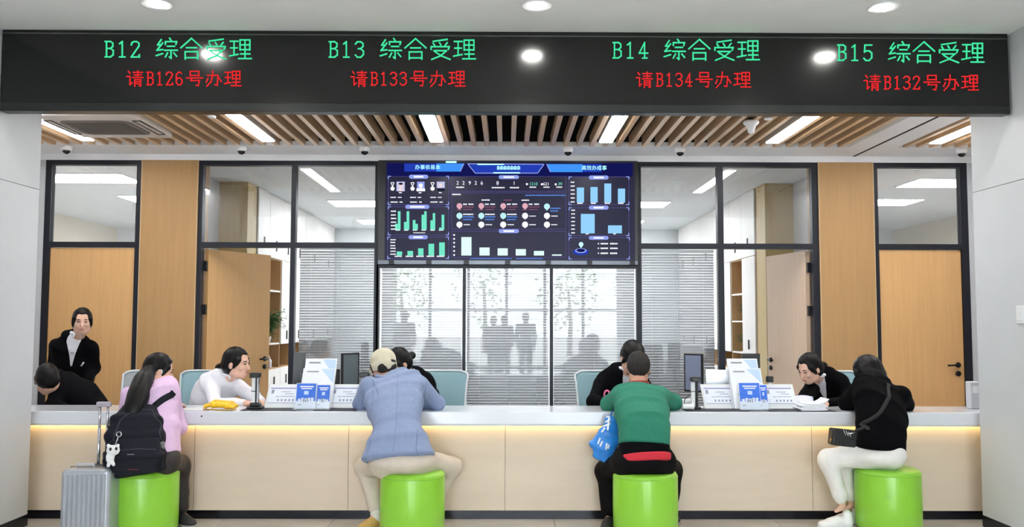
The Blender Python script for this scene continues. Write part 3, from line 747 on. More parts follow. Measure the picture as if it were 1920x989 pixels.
# bars of the charts: each bar is a piece
def bars(rects, m):
    for r in rects: Flat(L2).rect(*r).build('chart_bar', m)
bars([(741, 420, 746, 431), (746, 396.5, 751, 431), (757.5, 416.5, 762.5, 431), (762.5, 396.5, 767.5, 431), (774, 413, 779, 431), (779, 420, 783.5, 431), (790.5, 403, 795.5, 431), (795.5, 396.5, 800, 431),
      (807, 413.5, 811.5, 431), (811.5, 400, 816, 431), (823.5, 427, 828, 431), (828, 403, 833, 431)], mint)
bars([(744, 472, 754, 479.5), (764, 471, 774.5, 479.5), (784, 466, 794, 479.5), (803.5, 457.5, 814, 479.5), (823.5, 455, 834, 480)], mint)
bars([(865, 445, 884, 479.5), (899, 464.5, 918, 479.5), (933, 466, 952, 479.5), (967, 467.5, 986, 479.5), (1001, 471, 1020, 479.5), (1035, 477.5, 1053, 480)], pale)
bars([(1081.5, 352, 1095, 380), (1107, 351, 1120.5, 380), (1133, 344.5, 1146, 380), (1158.5, 354, 1172, 380), (1089, 401.5, 1115, 438), (1140, 423, 1166, 438)], sky_)
f = Flat(L2); f.disc(1089.5, 458.5, 4.2); f.poly([(1086, 460), (1093, 460), (1089.5, 466)]); f.build('globe_icon', cyan)
f = Flat(L1); f.disc(1089, 472.5, 15, .42); f.build('globe_base', blue1); f = Flat(L2); f.disc(1089, 470.5, 11, .42); f.build('globe_base', lav); f = Flat(L3); f.disc(1089, 470, 8, .4); f.build('globe_base', navy2)

# ---------------------------------------------------------------- counter
xl, xr = -XWS[-1]-.285, XWS[1]+.285
ct = thing('service_counter', 'long service counter with pale beige front panels and black plinth', 'counter', (0, 6.7, 0))
seams = [xl] + [at(p, 880, YP).x for p in (364, 653, 947, 1236, 1523)] + [xr]
zp0 = wz(958, YP)
for a, bb in zip(seams[:-1], seams[1:]):
    box('front_panel', counterp, a+.0015, bb-.0015, YP, YP+.02, zp0, ZT-.105, ct)
box('plinth', plinthm, xl, xr, YP+.012, YP+.04, .0, zp0-.002, ct)
box('carcass', mat('counter_carcass', (200, 190, 176), .6, var=.03), xl, xr, YP+.022, YP+.33, .085, ZT-.105, ct)
box('lamp_channel', whitep, xl, xr, YP-.095, YP+.02, ZT-.104, ZT-.094, ct)
box('light_strip', emat('warm_strip', (255, 214, 140), E_STRIP), xl+.01, xr-.01, YP-.035, YP-.012, ZT-.110, ZT-.1045, ct)
wt = thing('counter_worktop', 'thick glossy white worktop running the whole counter', 'worktop', (0, 6.6, ZT-.09))
b = MB(); b.bevbox(xl, xr, YT0, YT1, ZT-.093, ZT, .006, 2); b.build('slab', topw, wt)
p = at(378, 781, YT0)
b = MB(); b.lathe([(.006, 0), (.006, -.003), (0, -.0035)], (p.x, YT0, p.z), 12, 'y'); b.build('cable_stud', blackp, wt)
# lower staff desk behind the worktop
for i in range(4):
    a = -3.3+i*1.68
    dk = thing('staff_desk', 'white staff desk behind the counter, %s from the left' % ['first', 'second', 'third', 'fourth'][i], 'desk', (a+.8, 7.0, 0), group='staff desks')
    box('desk_top', topw, a, a+1.62, YT1+.012, 7.12, .70, .735, dk)
    for x in (a+.02, a+1.58):
        box('side_panel', cabw, x, x+.025, YT1+.02, 7.1, 0, .70, dk)
ZD = .735

# ---------------------------------------------------------------- soft bodies: smooth unions of tapered limbs, polygonised with surface nets
def V3(p): return np.array((p[0], p[1], p[2]), dtype=np.float32)
def unit(v): v = np.asarray(v, dtype=np.float32); return v/np.linalg.norm(v)
class Sdf:
    def __init__(s, h=.01, k=.03): s.h, s.k, s.p = h, k, []; s.noise = None
    def cone(s, a, ra, b, rb, k=None, flat=None, sub=False):
        a, b = V3(a), V3(b); r = max(ra, rb); s.p.append(('c', np.minimum(a, b)-r, np.maximum(a, b)+r, s.k if k is None else k, sub, (a, ra, b, rb, flat))); return s
    def chain(s, pts, rs, k=None, flat=None):
        for i in range(len(pts)-1): s.cone(pts[i], rs[i], pts[i+1], rs[i+1], k, flat)
        return s
    def ell(s, c, r, F=None, k=None, sub=False):
        c = V3(c); R = max(r); F = np.eye(3, dtype=np.float32) if F is None else np.asarray(F, dtype=np.float32)
        s.p.append(('e', c-R, c+R, s.k if k is None else k, sub, (c, np.array(r, dtype=np.float32), F))); return s
    def loft(s, lv, k=None, p=2.3, cap=.6, sub=False):
        """levels: (centre, right, front, half width, half depth)"""
        L = [(V3(c), unit(r), unit(f), w, d) for c, r, f, w, d in lv]
        R = max(max(l[3], l[4]) for l in L); C = np.array([l[0] for l in L])
        s.p.append(('l', C.min(0)-R, C.max(0)+R, s.k if k is None else k, sub, (L, p, cap))); return s
    def field(s):
        pos = [q for q in s.p if not q[4]]
        lo = np.min([q[1] for q in pos], 0)-4*s.h; hi = np.max([q[2] for q in pos], 0)+4*s.h
        n = np.ceil((hi-lo)/s.h).astype(int)+1
        D = np.full(n, 1.0, dtype=np.float32)
        for kind, a, b, k, sub, arg in s.p:
            m = k+3*s.h
            i0 = np.clip(np.floor((a-m-lo)/s.h).astype(int), 0, n-1); i1 = np.clip(np.ceil((b+m-lo)/s.h).astype(int)+1, 1, n)
            if np.any(i1 <= i0): continue
            ax = [lo[d]+s.h*np.arange(i0[d], i1[d], dtype=np.float32) for d in range(3)]
            G = np.stack(np.meshgrid(*ax, indexing='ij'), -1)
            if kind == 'c':
                A, ra, B, rb, flat = arg; pa = G-A; ba = B-A
                if flat is not None:
                    fn, fs = unit(flat[0]), 1/flat[1]-1
                    pa = pa+(pa@fn)[..., None]*fn*fs; ba = ba+fn*(ba@fn)*fs
                t = np.clip((pa@ba)/max(float(ba@ba), 1e-9), 0, 1)
                d = np.linalg.norm(pa-t[..., None]*ba, axis=-1)-(ra+t*(rb-ra))
            elif kind == 'e':
                c, r, F = arg; q = (G-c)@F.T; l = np.linalg.norm(q/r, axis=-1); d = (l-1)*float(r.min())*.5+(l-1)*float(np.median(r))*.5
            else:
                L, p, cap = arg; d = None
                for si, ((c0, r0, f0, w0, d0), (c1, r1, f1, w1, d1)) in enumerate(zip(L[:-1], L[1:])):
                    ba = c1-c0; bb = float(ba@ba); v = G-c0; tr = (v@ba)/bb; t = np.clip(tr, 0, 1)
                    v = v-t[..., None]*ba
                    rt = r0+(r1-r0)*t[..., None]; ft = f0+(f1-f0)*t[..., None]
                    w = w0+(w1-w0)*t; dd = d0+(d1-d0)*t
                    x = np.abs((v*rt).sum(-1))/w; y = np.abs((v*ft).sum(-1))/dd
                    ca = np.where(tr < 0, cap if si == 0 else .58, cap if si == len(L)-2 else .58)
                    z = np.abs(tr-t)*math.sqrt(bb)/(ca*np.minimum(w, dd))
                    e = ((x**p+y**p+z**p)**(1/p)-1)*np.minimum(w, dd)
                    if d is None: d = e
                    else:
                        hh = np.clip(.5+.5*(e-d)/.02, 0, 1); d = e*(1-hh)+d*hh-.02*hh*(1-hh)
            sl = tuple(slice(i0[q], i1[q]) for q in range(3)); O = D[sl]
            if sub:
                nd = -O; hh = np.clip(.5+.5*(d-nd)/max(k, 1e-4), 0, 1); D[sl] = -(d*(1-hh)+nd*hh-k*hh*(1-hh))
            elif k > 0:
                hh = np.clip(.5+.5*(d-O)/k, 0, 1); D[sl] = d*(1-hh)+O*hh-k*hh*(1-hh)
            else: D[sl] = np.minimum(O, d)
        if s.noise is not None:
            band = np.abs(D) < .06; ii = np.argwhere(band); P = lo+ii*s.h
            D[band] += s.noise(P[:, 0], P[:, 1], P[:, 2]).astype(np.float32)
        return D, lo
    def build(s, name, m, parent=None):
        D, lo = s.field(); h = s.h
        ins = D < 0; nx, ny, nz = D.shape
        c = np.zeros((nx-1, ny-1, nz-1), dtype=np.int8)
        offs = [(i, j, k) for i in (0, 1) for j in (0, 1) for k in (0, 1)]
        for i, j, k in offs: c += ins[i:nx-1+i, j:ny-1+j, k:nz-1+k]
        act = np.argwhere((c > 0) & (c < 8))
        idx = np.full(c.shape, -1, dtype=np.int32); idx[tuple(act.T)] = np.arange(len(act))
        acc = np.zeros((len(act), 3)); cnt = np.zeros(len(act))
        val = {o: D[act[:, 0]+o[0], act[:, 1]+o[1], act[:, 2]+o[2]] for o in offs}
        for o in offs:
            for ax in range(3):
                if o[ax]: continue
                q = list(o); q[ax] = 1; q = tuple(q); a, b = val[o], val[q]
                x = (a < 0) != (b < 0); t = np.where(x, a/np.where(x, a-b, 1), 0)
                pt = np.tile(np.array(o, dtype=float), (len(act), 1)); pt[:, ax] += t
                acc[x] += pt[x]; cnt[x] += 1
        v = lo+h*(act+acc/cnt[:, None])
        F = []
        for ax in range(3):
            sl0 = [slice(1, -1)]*3; sl1 = [slice(1, -1)]*3; sl0[ax] = slice(0, -1); sl1[ax] = slice(1, None)
            a, b = ins[tuple(sl0)], ins[tuple(sl1)]
            e = np.argwhere(a != b); base = e.copy(); 
            for q in range(3):
                if q != ax: base[:, q] += 1
            u, w = [(1, 2), (2, 0), (0, 1)][ax]
            def cell(du, dw):
                z = base.copy(); z[:, u] -= du; z[:, w] -= dw; return idx[z[:, 0], z[:, 1], z[:, 2]]
            quad = np.stack([cell(1, 1), cell(0, 1), cell(0, 0), cell(1, 0)], 1)
            fl_ = ~a[tuple(e.T)]; quad[fl_] = quad[fl_][:, ::-1]; F.append(quad)
        F = np.concatenate(F); F = F[(F >= 0).all(1)]
        me = bpy.data.meshes.new(name); n = len(F)
        me.vertices.add(len(v)); me.vertices.foreach_set('co', v.astype(np.float32).ravel())
        me.loops.add(4*n); me.loops.foreach_set('vertex_index', F.astype(np.int32).ravel())
        me.polygons.add(n); me.polygons.foreach_set('loop_start', np.arange(0, 4*n, 4, dtype=np.int32))
        me.update(calc_edges=True); me.polygons.foreach_set('use_smooth', [True]*n); me.validate()
        return link(name, me, m, parent)
def folds(amp, fx=22, seed=0):
    r = random.Random(seed); a = [r.uniform(0, 6) for _ in range(8)]
    return lambda x, y, z: amp*(np.sin(fx*.6*x+fx*z+2.2*np.sin(7*x+a[0])+a[1])*.6+np.sin(fx*1.7*z-fx*.7*x+fx*.5*y+3*np.sin(5*z+9*x+a[2])+a[3])*.4+.35*np.sin(38*x+11*z+a[4]+2*np.sin(13*y+a[5])))
def strands(amp, d=(0, 0, 1), f=300, seed=0):
    r = random.Random(seed); a = r.uniform(0, 6)
    return lambda x, y, z: amp*.6*np.sin(f*.5*x+f*.35*y+14*np.sin(3*z)+a)

skin = mat('skin', (222, 178, 156), .5, var=.03, vscale=30, spec=.4)
skin2 = mat('skin_warm', (206, 158, 134), .5, var=.04, vscale=30, spec=.4)
hairm = mat('black_hair', (9, 7, 8), .42, spec=.22, var=.25, vscale=60, stretch=(3, 3, .3), bump=.12, bscale=120)
hairg = mat('greying_hair', (38, 34, 33), .5, spec=.25, var=.55, vscale=45, stretch=(2, 2, .6), bump=.6, bscale=160)
eyem = mat('dark_eye', (18, 14, 12), .2)
lipm = mat('lip', (188, 112, 106), .4)
suit = mat('black_suit_cloth', (9, 9, 13), .85, spec=.08, var=.15, vscale=40, bump=.15, bscale=300)
shirtm = mat('white_shirt_cloth', (232, 232, 240), .7, var=.02, vscale=20, bump=.1, bscale=200)

def head_frame(fwd, up=(0, 0, 1)):
    f = unit(fwd); r = unit(np.cross(f, np.asarray(up, dtype=np.float32))); u = np.cross(r, f); return r, f, u
def add_head(b, c, fr, sc=1.0, neck=None, nr=.05):
    r, f, u = fr; F = np.stack([r, f, u]); c = V3(c)
    P = lambda x, y, z: c+sc*(r*x+f*y+u*z)
    R = lambda *a: tuple(sc*q for q in a)
    b.ell(P(0, -.008, .032), R(.074, .094, .086), F, k=.02)
    b.ell(P(0, .026, -.032), R(.060, .068, .080), F, k=.03)
    b.ell(P(0, .052, -.088), R(.033, .034, .026), F, k=.03)
    b.cone(P(-.04, .012, -.07), .030*sc, P(.04, .012, -.07), .030*sc, k=.03)
    b.cone(P(0, .088, .008), .008*sc, P(0, .110, -.028), .0125*sc, k=.012)
    b.ell(P(0, .095, -.056), R(.022, .011, .010), F, k=.008)
    b.cone(P(-.035, .080, .022), .010*sc, P(.035, .080, .022), .010*sc, k=.015)
    for sx in (-1, 1):
        b.ell(P(sx*.031, .098, .004), R(.016, .012, .009), F, k=.010, sub=True)
        b.ell(P(sx*.040, .066, -.025), R(.020, .022, .020), F, k=.02)
        b.ell(P(sx*.076, -.008, -.012), R(.011, .022, .032), F, k=.008)
    if neck is not None: b.cone(P(0, -.022, -.065), nr*sc, neck, nr*1.12, k=.03)
    return P, F
def face_parts(P, parent, m_hair=None):
    e = MB()
    for sx in (-1, 1):
        q = MB(); p0, p1, p2 = P(sx*.021, .0895, .005), P(sx*.031, .0905, .008), P(sx*.042, .085, .005)
        q.tube([p0, p1, p2], [.003, .0052, .003], 8); q.build('eye', eyem, parent)
        q = MB(); q.tube([P(sx*.016, .0935, .026), P(sx*.032, .0925, .031), P(sx*.048, .080, .025)], [.003, .0036, .002], 8); q.build('eyebrow', m_hair or hairm, parent)
    q = MB(); q.tube([P(-.022, .0985, -.056), P(0, .107, -.056), P(.022, .0985, -.056)], [.003, .0062, .003], 8); q.build('lips', lipm, parent)
def cap_hair(s, P, F, sc=1.0, back=.10, thick=.012, hairline=.0, low=-.07, full=True):
    """hair over the skull, parted from the face along a curved hairline"""
    q = lambda *a: tuple(sc*v for v in a)
    s.ell(P(0, -.016, .036), q(.075+thick, .096+thick, .088+thick), F, k=.01)
    if full: s.ell(P(0, -.046, -.018), q(.078+thick, .060+thick, .082), F, k=.03)
    else: s.ell(P(0, -.050, -.005), q(.070+thick*.8, .056+thick, .070), F, k=.03)
    s.cone(P(-.03, -.070, -.03), .034*sc, P(-.022, -.066, low), .024*sc, k=.03); s.cone(P(.03, -.070, -.03), .034*sc, P(.022, -.066, low), .024*sc, k=.03)
    for sx in (-1, 1): s.ell(P(sx*.025, .105, -.016), q(.047, .092, .106), F, k=.010, sub=True)
    s.ell(P(0, .060, -.120), q(.11, .085, .085), F, k=.014, sub=True)
    for sx in (-1, 1):
        s.ell(P(sx*.094, -.004, -.020), q(.022, .020, .030), F, k=.008, sub=True)
        s.cone(P(sx*.066, .046, .035), .022*sc, P(sx*.079, .020, -.028), .010*sc, k=.015)
def add_hand(b, w, d, n, side, curl=.5, sc=1.0):
    """w wrist, d hand direction, n palm normal (palm side), side +1/-1 places the thumb"""
    w, d = V3(w), unit(d); n = unit(np.asarray(n, dtype=np.float32)-d*float(np.dot(n, d))); t = np.cross(d, n)*side
    b.cone(w, .026*sc, w+d*.045*sc, .033*sc, k=.02, flat=(n, .55)); b.cone(w+d*.045*sc, .036*sc, w+d*.085*sc, .036*sc, k=.015, flat=(n, .42))
    for i, (o, l) in enumerate(((.030, .068), (.011, .078), (-.009, .072), (-.027, .056))):
        base = w+d*.088*sc+t*o*sc
        d1 = unit(d*math.cos(curl*.7)+n*math.sin(curl*.7)); m1 = base+d1*l*.5*sc
        d2 = unit(d*math.cos(curl*1.7)+n*math.sin(curl*1.7)); e = m1+d2*l*.5*sc
        b.chain([base, m1, e], [.0098*sc, .0092*sc, .0078*sc], k=.004)
    tb = w+d*.028*sc+t*.028*sc
    td = unit(d*.75+t*.6+n*.25); m1 = tb+td*.040*sc; e = m1+unit(d*.95+t*.15+n*.35)*.032*sc
    b.chain([tb, m1, e], [.0135*sc, .0108*sc, .0088*sc], k=.008)
def line_on(obj, pts, r, name, m, parent, direction=None, n=24, lift=.0, flat=None):
    """a cord, seam or strap laid on the surface of a garment by casting towards it"""
    from mathutils.bvhtree import BVHTree
    me = obj.data; bv = BVHTree.FromPolygons([v.co for v in me.vertices], [tuple(p.vertices) for p in me.polygons])
    pts = [Vector(p) for p in pts]; out = []
    seg = [(a-b_).length for a, b_ in zip(pts[1:], pts[:-1])]; tot = sum(seg)
    for i in range(n+1):
        d = tot*i/n; j = 0
        while j < len(seg)-1 and d > seg[j]: d -= seg[j]; j += 1
        p = pts[j].lerp(pts[j+1], min(1, d/seg[j]))
        if direction is not None:
            h = bv.ray_cast(p-Vector(direction)*.5, Vector(direction)); q, nn = (h[0], h[1])
            if q is None: q, nn, _, _ = bv.find_nearest(p)
        else: q, nn, _, _ = bv.find_nearest(p)
        out.append((q, nn))
    if flat is None:
        b = MB(); b.tube([q+nn*lift for q, nn in out], r, 6)
    else:                                        # a flat band of half width flat
        b = MB(); v = []; f = []
        for i, (q, nn) in enumerate(out):
            tdir = (out[min(i+1, n)][0]-out[max(i-1, 0)][0]).normalized(); s_ = tdir.cross(nn).normalized()
            for a, l in ((-1, 0), (-1, 1), (1, 1), (1, 0)): v.append(q+s_*a*flat+nn*(lift+(r if l else -r*.5)))
        for i in range(n):
            for k_ in range(4): f.append((4*i+k_, 4*i+(k_+1) % 4, 4*i+4+(k_+1) % 4, 4*i+4+k_))
        f += [(3, 2, 1, 0), (4*n, 4*n+1, 4*n+2, 4*n+3)]
        b.add(v, f, True)
    return b.build(name, m, parent)
ZUP = np.array((0, 0, 1.), dtype=np.float32)
def dirs(fr):
    f = unit((fr[0], fr[1], 0)); r = np.cross(f, ZUP); return f, r
def spine_levels(pts, fr, tilt=True):
    """pts: (centre, half width, half depth) from the seat up; the front vector follows the lean"""
    f, r = dirs(fr); C = [V3(p[0]) for p in pts]; out = []
    for i, (c, w, d) in enumerate(pts):
        a = unit(C[min(i+1, len(C)-1)]-C[max(i-1, 0)]); a = unit(a+ZUP*.35); ff = unit(f-a*float(f@a)); out.append((C[i], r, ff, w, d))
    return out
def inner(lv, g): return [(c, r, f, max(w-g, .03), max(d-g, .03)) for c, r, f, w, d in lv]
def foot(s, ankle, toe, m_r=.04, h=.0):
    pass
def shoe(name, heel, toe, m, solem, parent, w=.046, hgt=.075):
    """heel and toe are points on the floor"""
    heel, toe = V3(heel), V3(toe); d = unit(toe-heel); L = float(np.linalg.norm(toe-heel))
    s = Sdf(.006, .02); up = ZUP
    s.cone(heel+d*.035+up*.040, .036, heel+d*.035+up*(hgt+.015), .034); s.cone(heel+d*.035+up*.036, .036, heel+d*L*.45+up*.036, .036)
    s.cone(heel+d*L*.4+up*.050, .034, heel+d*L*.62+up*.036, .036); s.cone(heel+d*L*.60+up*.030, w*.88, heel+d*(L-.045)+up*.028, .036, flat=(up, .72))
    o = s.build(name, m, parent)
    q = Sdf(.006, .01); q.cone(heel+d*.035+up*.009, .038, heel+d*L*.6+up*.009, .042, flat=(up, .24)); q.cone(heel+d*L*.6+up*.009, .046, heel+d*(L-.042)+up*.009, .040, flat=(up, .24))
    q.build('sole', solem, o)
    return o

# ================================================================ people
P = at
def stand_in(v): return V3(v)
def person(label, loc): return thing('person', label, 'person', loc)
def legs_under(b, hipL, hipR, kneeL, kneeR, ankL, ankR, g=.0, thigh=.075, knee=.055, ankle=.036):
    for h, k, a in ((hipL, kneeL, ankL), (hipR, kneeR, ankR)):
        b.cone(h, thigh-g, k, knee-g, k=.03); b.cone(k, knee-g, a, ankle-g*.5, k=.03)
def toe_of(b, a, d):
    a = V3(a); d = unit((d[0], d[1], 0)); b.cone(a-ZUP*.03, .022, a+d*.05-ZUP*.055, .012, k=.02)

# ---- man in the blue-grey blazer -------------------------------------------------
man = person('seated man in a blue-grey blazer, beige cap and khaki trousers', (P(752, 862, 6.02).x, 6.05, 0))
fr = (-.05, 1)
lv = spine_levels([(P(747, 856, 6.02), .246, .165), (P(746, 830, 6.05), .205, .15), (P(745, 800, 6.11), .158, .120), (P(741, 765, 6.25), .190, .122), (P(739, 742, 6.34), .206, .106), (P(736, 728, 6.40), .198, .090), (P(731, 719, 6.44), .125, .074), (P(727, 713, 6.47), .072, .060)], fr)
hL, hR = P(722, 866, 6.05), P(782, 866, 6.05); kL, kR = P(686, 876, 6.33), P(846, 876, 6.34); aL, aR = P(706, 956, 6.25), P(808, 950, 6.30)
sL, sR = P(691, 724, 6.40), P(788, 724, 6.40); eL, eR = P(676, 757, 6.56), P(820, 757, 6.54); wL, wR = P(716, 755, 6.74), P(772, 756, 6.74)
hc = P(719, 689, 6.56); hf = head_frame((-.42, .8, -.42))
b = Sdf(.007, .03); b.loft(inner(lv, .035), p=2.2)
Ph, F = add_head(b, hc, hf, 1.0, neck=P(727, 713, 6.47))
for s_, e_, w_ in ((sL, eL, wL), (sR, eR, wR)): b.cone(s_, .040, e_, .036); b.cone(e_, .036, w_, .026)
legs_under(b, hL, hR, kL, kR, aL, aR, .02)
toe_of(b, aL, (-.6, -.6)); toe_of(b, aR, (.1, .6))
add_hand(b, wL, Vector((.75, .6, .0)), (0, 0, -1), -1, .35); add_hand(b, wR, Vector((-.75, .55, 0)), (0, 0, -1), 1, .35)
body = b.build('body', skin2, man)
blz = mat('blue_grey_blazer', (134, 149, 183), .75, var=.05, vscale=30, bump=.12, bscale=260)
s = Sdf(.009, .028); s.loft(lv, p=2.4, cap=.25)
for s_, e_, w_ in ((sL, eL, wL), (sR, eR, wR)): s.cone(s_, .066, e_, .054, k=.035); s.cone(e_, .054, Vector(e_).lerp(Vector(w_), .85), .042, k=.025)
s.cone(P(700, 722, 6.40), .045, P(780, 722, 6.40), .045, k=.03)
s.noise = folds(.0016, 15, 3)
jk = s.build('blazer', blz, man)
seam = mat('blazer_seam', (108, 121, 152), .85)
line_on(jk, [P(733, 708, 6), P(741, 757, 6), P(744, 800, 6), P(741, 862, 6)], .0016, 'back_seam', seam, jk, (0, 1, 0))
line_on(jk, [P(784, 805, 6), P(783, 835, 6), P(790, 862, 6)], .0022, 'side_vent', seam, jk, (0, 1, 0), n=14)
line_on(jk, [P(700, 805, 6), P(695, 835, 6), P(688, 866, 6)], .0022, 'side_vent', seam, jk, (0, 1, 0), n=14)
for a in ([P(793, 712, 6), P(788, 740, 6), P(785, 762, 6)], [P(683, 714, 6), P(688, 740, 6), P(690, 764, 6)]): line_on(jk, a, .0016, 'armhole_seam', seam, jk, (0, 1, 0), n=12)
# collar
s = Sdf(.007, .02); f_, r_ = dirs(fr)
cpts = [V3(P(725, 704, 6.46))+np.array((math.cos(t)*.072, math.sin(t)*.062-.0, .012*math.sin(t)), dtype=np.float32) for t in np.linspace(math.pi*1.02, math.pi*1.98, 9)]
s.chain(cpts, [.014]*9, k=.01); s.build('collar', blz, jk)
khk = mat('khaki_trousers', (206, 194, 180), .8, var=.04, vscale=25, bump=.1, bscale=220)
s = Sdf(.009, .04); s.cone(hL, .115, hR, .115, k=.03); s.ell(P(752, 866, 5.99), (.20, .13, .085))
for h_, k_, a_ in ((hL, kL, aL), (hR, kR, aR)): s.cone(h_, .095, k_, .070); s.cone(k_, .070, Vector(k_).lerp(Vector(a_), .93), .052)
s.noise = folds(.004, 26, 5); s.build('trousers', khk, man)
tansh = mat('tan_suede', (206, 166, 98), .8, var=.08, vscale=30, bump=.1, bscale=200); solw = mat('pale_sole', (196, 186, 168), .6)
for a_, d_ in ((aL, (-.55, -.6)), (aR, (.1, .6))):
    h_ = Vector((a_.x, a_.y, 0)); d_ = Vector((d_[0], d_[1], 0)).normalized(); shoe('shoe', h_-d_*.06, h_+d_*.16, tansh, solw, man)
sock = mat('pale_sock', (222, 218, 212), .85, var=.03)
for a_ in (aL, aR): q = Sdf(.007, .01); q.cone(Vector((a_.x, a_.y, .06)), .040, Vector((a_.x, a_.y, .125)), .044); q.build('sock', sock, man)
s = Sdf(.006, .012); cap_hair(s, Ph, F, 1.0, thick=.006, low=-.05, full=False); s.noise = strands(.0015, seed=1); s.build('hair', hairg, man)
capm = mat('beige_cap_cloth', (206, 198, 176), .85, var=.04, vscale=30, bump=.15, bscale=240)
s = Sdf(.006, .012); s.ell(Ph(0, -.010, .048), (.094, .112, .092), F, k=.01); s.ell(Ph(0, -.022, .0), (.091, .104, .082), F, k=.01); s.ell(Ph(0, .085, -.115), (.17, .19, .110), F, k=.006, sub=True)
cp = s.build('cap', capm, man)
s = Sdf(.005, .008); s.ell(Ph(0, .125, .030), (.075, .085, .010), F, k=.004); s.build('visor', capm, cp)
b2 = MB(); b2.tube([Ph(.018, -.120, .004), Ph(.036, -.114, .003), Ph(.055, -.101, .002)], .011, 8); b2.build('strap_buckle', blackp, cp)
b2 = MB(); b2.ball(Ph(0, -.010, .140), (.008, .008, .006), 10, 6); b2.build('cap_button', capm, cp)

# ---- person in the green sweater -------------------------------------------------
gp_ = person('seated person in a green sweater with a red hem beneath, seen from behind', (P(1205, 862, 6.03).x, 6.05, 0))
fr = (.0, 1)
lv = spine_levels([(P(1208, 833, 6.05), .172, .135), (P(1208, 800, 6.09), .172, .135), (P(1204, 775, 6.19), .188, .128), (P(1200, 751, 6.31), .188, .105), (P(1198, 738, 6.38), .140, .078), (P(1197, 730, 6.43), .070, .055)], fr)
hL, hR = P(1178, 866, 6.05), P(1236, 866, 6.05); kL, kR = P(1138, 884, 6.36), P(1258, 884, 6.36); aL, aR = P(1143, 956, 6.28), P(1254, 956, 6.28)
sL, sR = P(1163, 743, 6.37), P(1236, 743, 6.37); eL, eR = P(1142, 759, 6.54), P(1262, 755, 6.58); wL, wR = P(1160, 752, 6.74), P(1235, 742, 6.78)
hc = P(1197, 693, 6.53); hf = head_frame((0.08, .82, -.5))
b = Sdf(.007, .03); b.loft(inner(lv, .03), p=2.2); b.loft(spine_levels([(P(1206, 866, 6.03), .15, .10), (P(1208, 833, 6.05), .14, .10)], fr))
Ph, F = add_head(b, hc, hf, .97, neck=P(1197, 722, 6.45))
for s_, e_, w_ in ((sL, eL, wL), (sR, eR, wR)): b.cone(s_, .038, e_, .034); b.cone(e_, .034, w_, .025)
legs_under(b, hL, hR, kL, kR, aL, aR, .02); toe_of(b, aL, (-.3, -.6)); toe_of(b, aR, (.3, .4))
add_hand(b, wL, (.35, .85, .05), (.3, 0, -1), -1, .5); add_hand(b, wR, (-.7, .6, 0), (0, 0, -1), 1, .4)
b.build('body', skin2, gp_)
grs = mat('green_knit', (38, 124, 100), .88, var=.06, vscale=30, bump=.3, bscale=320)
s = Sdf(.009, .03); s.loft(lv, p=2.5, cap=.2)
for s_, e_, w_ in ((sL, eL, wL), (sR, eR, wR)): s.cone(s_, .070, e_, .060, k=.04); s.cone(e_, .060, Vector(e_).lerp(Vector(w_), .8), .044)
s.noise = folds(.0026, 17, 11)
sw_ = s.build('sweater', grs, gp_)
redm = mat('red_collar_cloth', (166, 48, 42), .8, var=.06); redh = mat('red_hem_cloth', (206, 40, 58), .8, var=.05)
b2 = MB(); b2.tube([V3(P(1197, 719, 6.44))+np.array((math.cos(t)*.068, math.sin(t)*.060, -.012*math.sin(t))) for t in np.linspace(0, 2*math.pi, 25)[:-1]], .012, 8, closed=True); b2.build('collar', redm, gp_)
s = Sdf(.009, .01); s.loft(spine_levels([(P(1208, 852, 6.04), .176, .144), (P(1208, 834, 6.05), .170, .138)], fr), p=2.5, cap=.15); s.build('under_layer', suit, gp_)
s = Sdf(.008, .01); s.loft(spine_levels([(P(1210, 866, 6.02), .172, .150), (P(1209, 856, 6.03), .175, .150)], fr), p=2.5, cap=.14); s.build('undershirt_hem', redh, gp_)
blk = mat('black_trousers', (12, 11, 13), .8, spec=.12, var=.12, vscale=30, bump=.12, bscale=220)
s = Sdf(.009, .04); s.cone(hL, .110, hR, .110, k=.03); s.ell(P(1207, 868, 6.0), (.19, .125, .08))
for h_, k_, a_ in ((hL, kL, aL), (hR, kR, aR)): s.cone(h_, .098, k_, .078); s.cone(k_, .078, Vector(k_).lerp(Vector(a_), .96), .062)
s.noise = folds(.004, 24, 6); s.build('trousers', blk, gp_)
gsh = mat('dark_shoe', (38, 38, 42), .6, var=.08); gso = mat('grey_sole', (168, 166, 160), .6)
for a_, d_ in ((aL, (-.25, -.75)), (aR, (.3, .5))):
    h_ = Vector((a_.x, a_.y, 0)); d_ = Vector((d_[0], d_[1], 0)).normalized(); shoe('shoe', h_-d_*.06, h_+d_*.18, gsh, gso, gp_)
s = Sdf(.006, .012); cap_hair(s, Ph, F, .97, thick=.012, low=-.06, full=False); s.ell(Ph(0, -.072, .01), (.068, .05, .075), F, k=.03); s.noise = strands(.002, seed=4); s.build('hair', hairg, gp_)

# ---- person in the black sweater --------------------------------------------------
bp_ = person('seated person in a black sweater, light grey trousers and white sneakers', (P(1645, 850, 6.2).x, 6.2, 0))
fr = (-.25, 1)
lv = spine_levels([(P(1650, 842, 6.18), .172, .135), (P(1652, 805, 6.20), .162, .13), (P(1651, 770, 6.29), .185, .13), (P(1649, 743, 6.40), .185, .108), (P(1643, 726, 6.47), .130, .082), (P(1634, 718, 6.51), .066, .058)], fr)
hL, hR = P(1632, 852, 6.20), P(1668, 852, 6.16); kL, kR = P(1553, 862, 6.26), P(1578, 860, 6.40); aL, aR = P(1579, 944, 6.27), P(1598, 940, 6.40)
sL, sR = P(1607, 738, 6.45), P(1690, 742, 6.42); eL, eR = P(1589, 757, 6.57), P(1697, 759, 6.54); wL, wR = P(1612, 753, 6.76), P(1662, 754, 6.74)
hc = P(1627, 700, 6.57); hf = head_frame((-.45, .8, -.38))
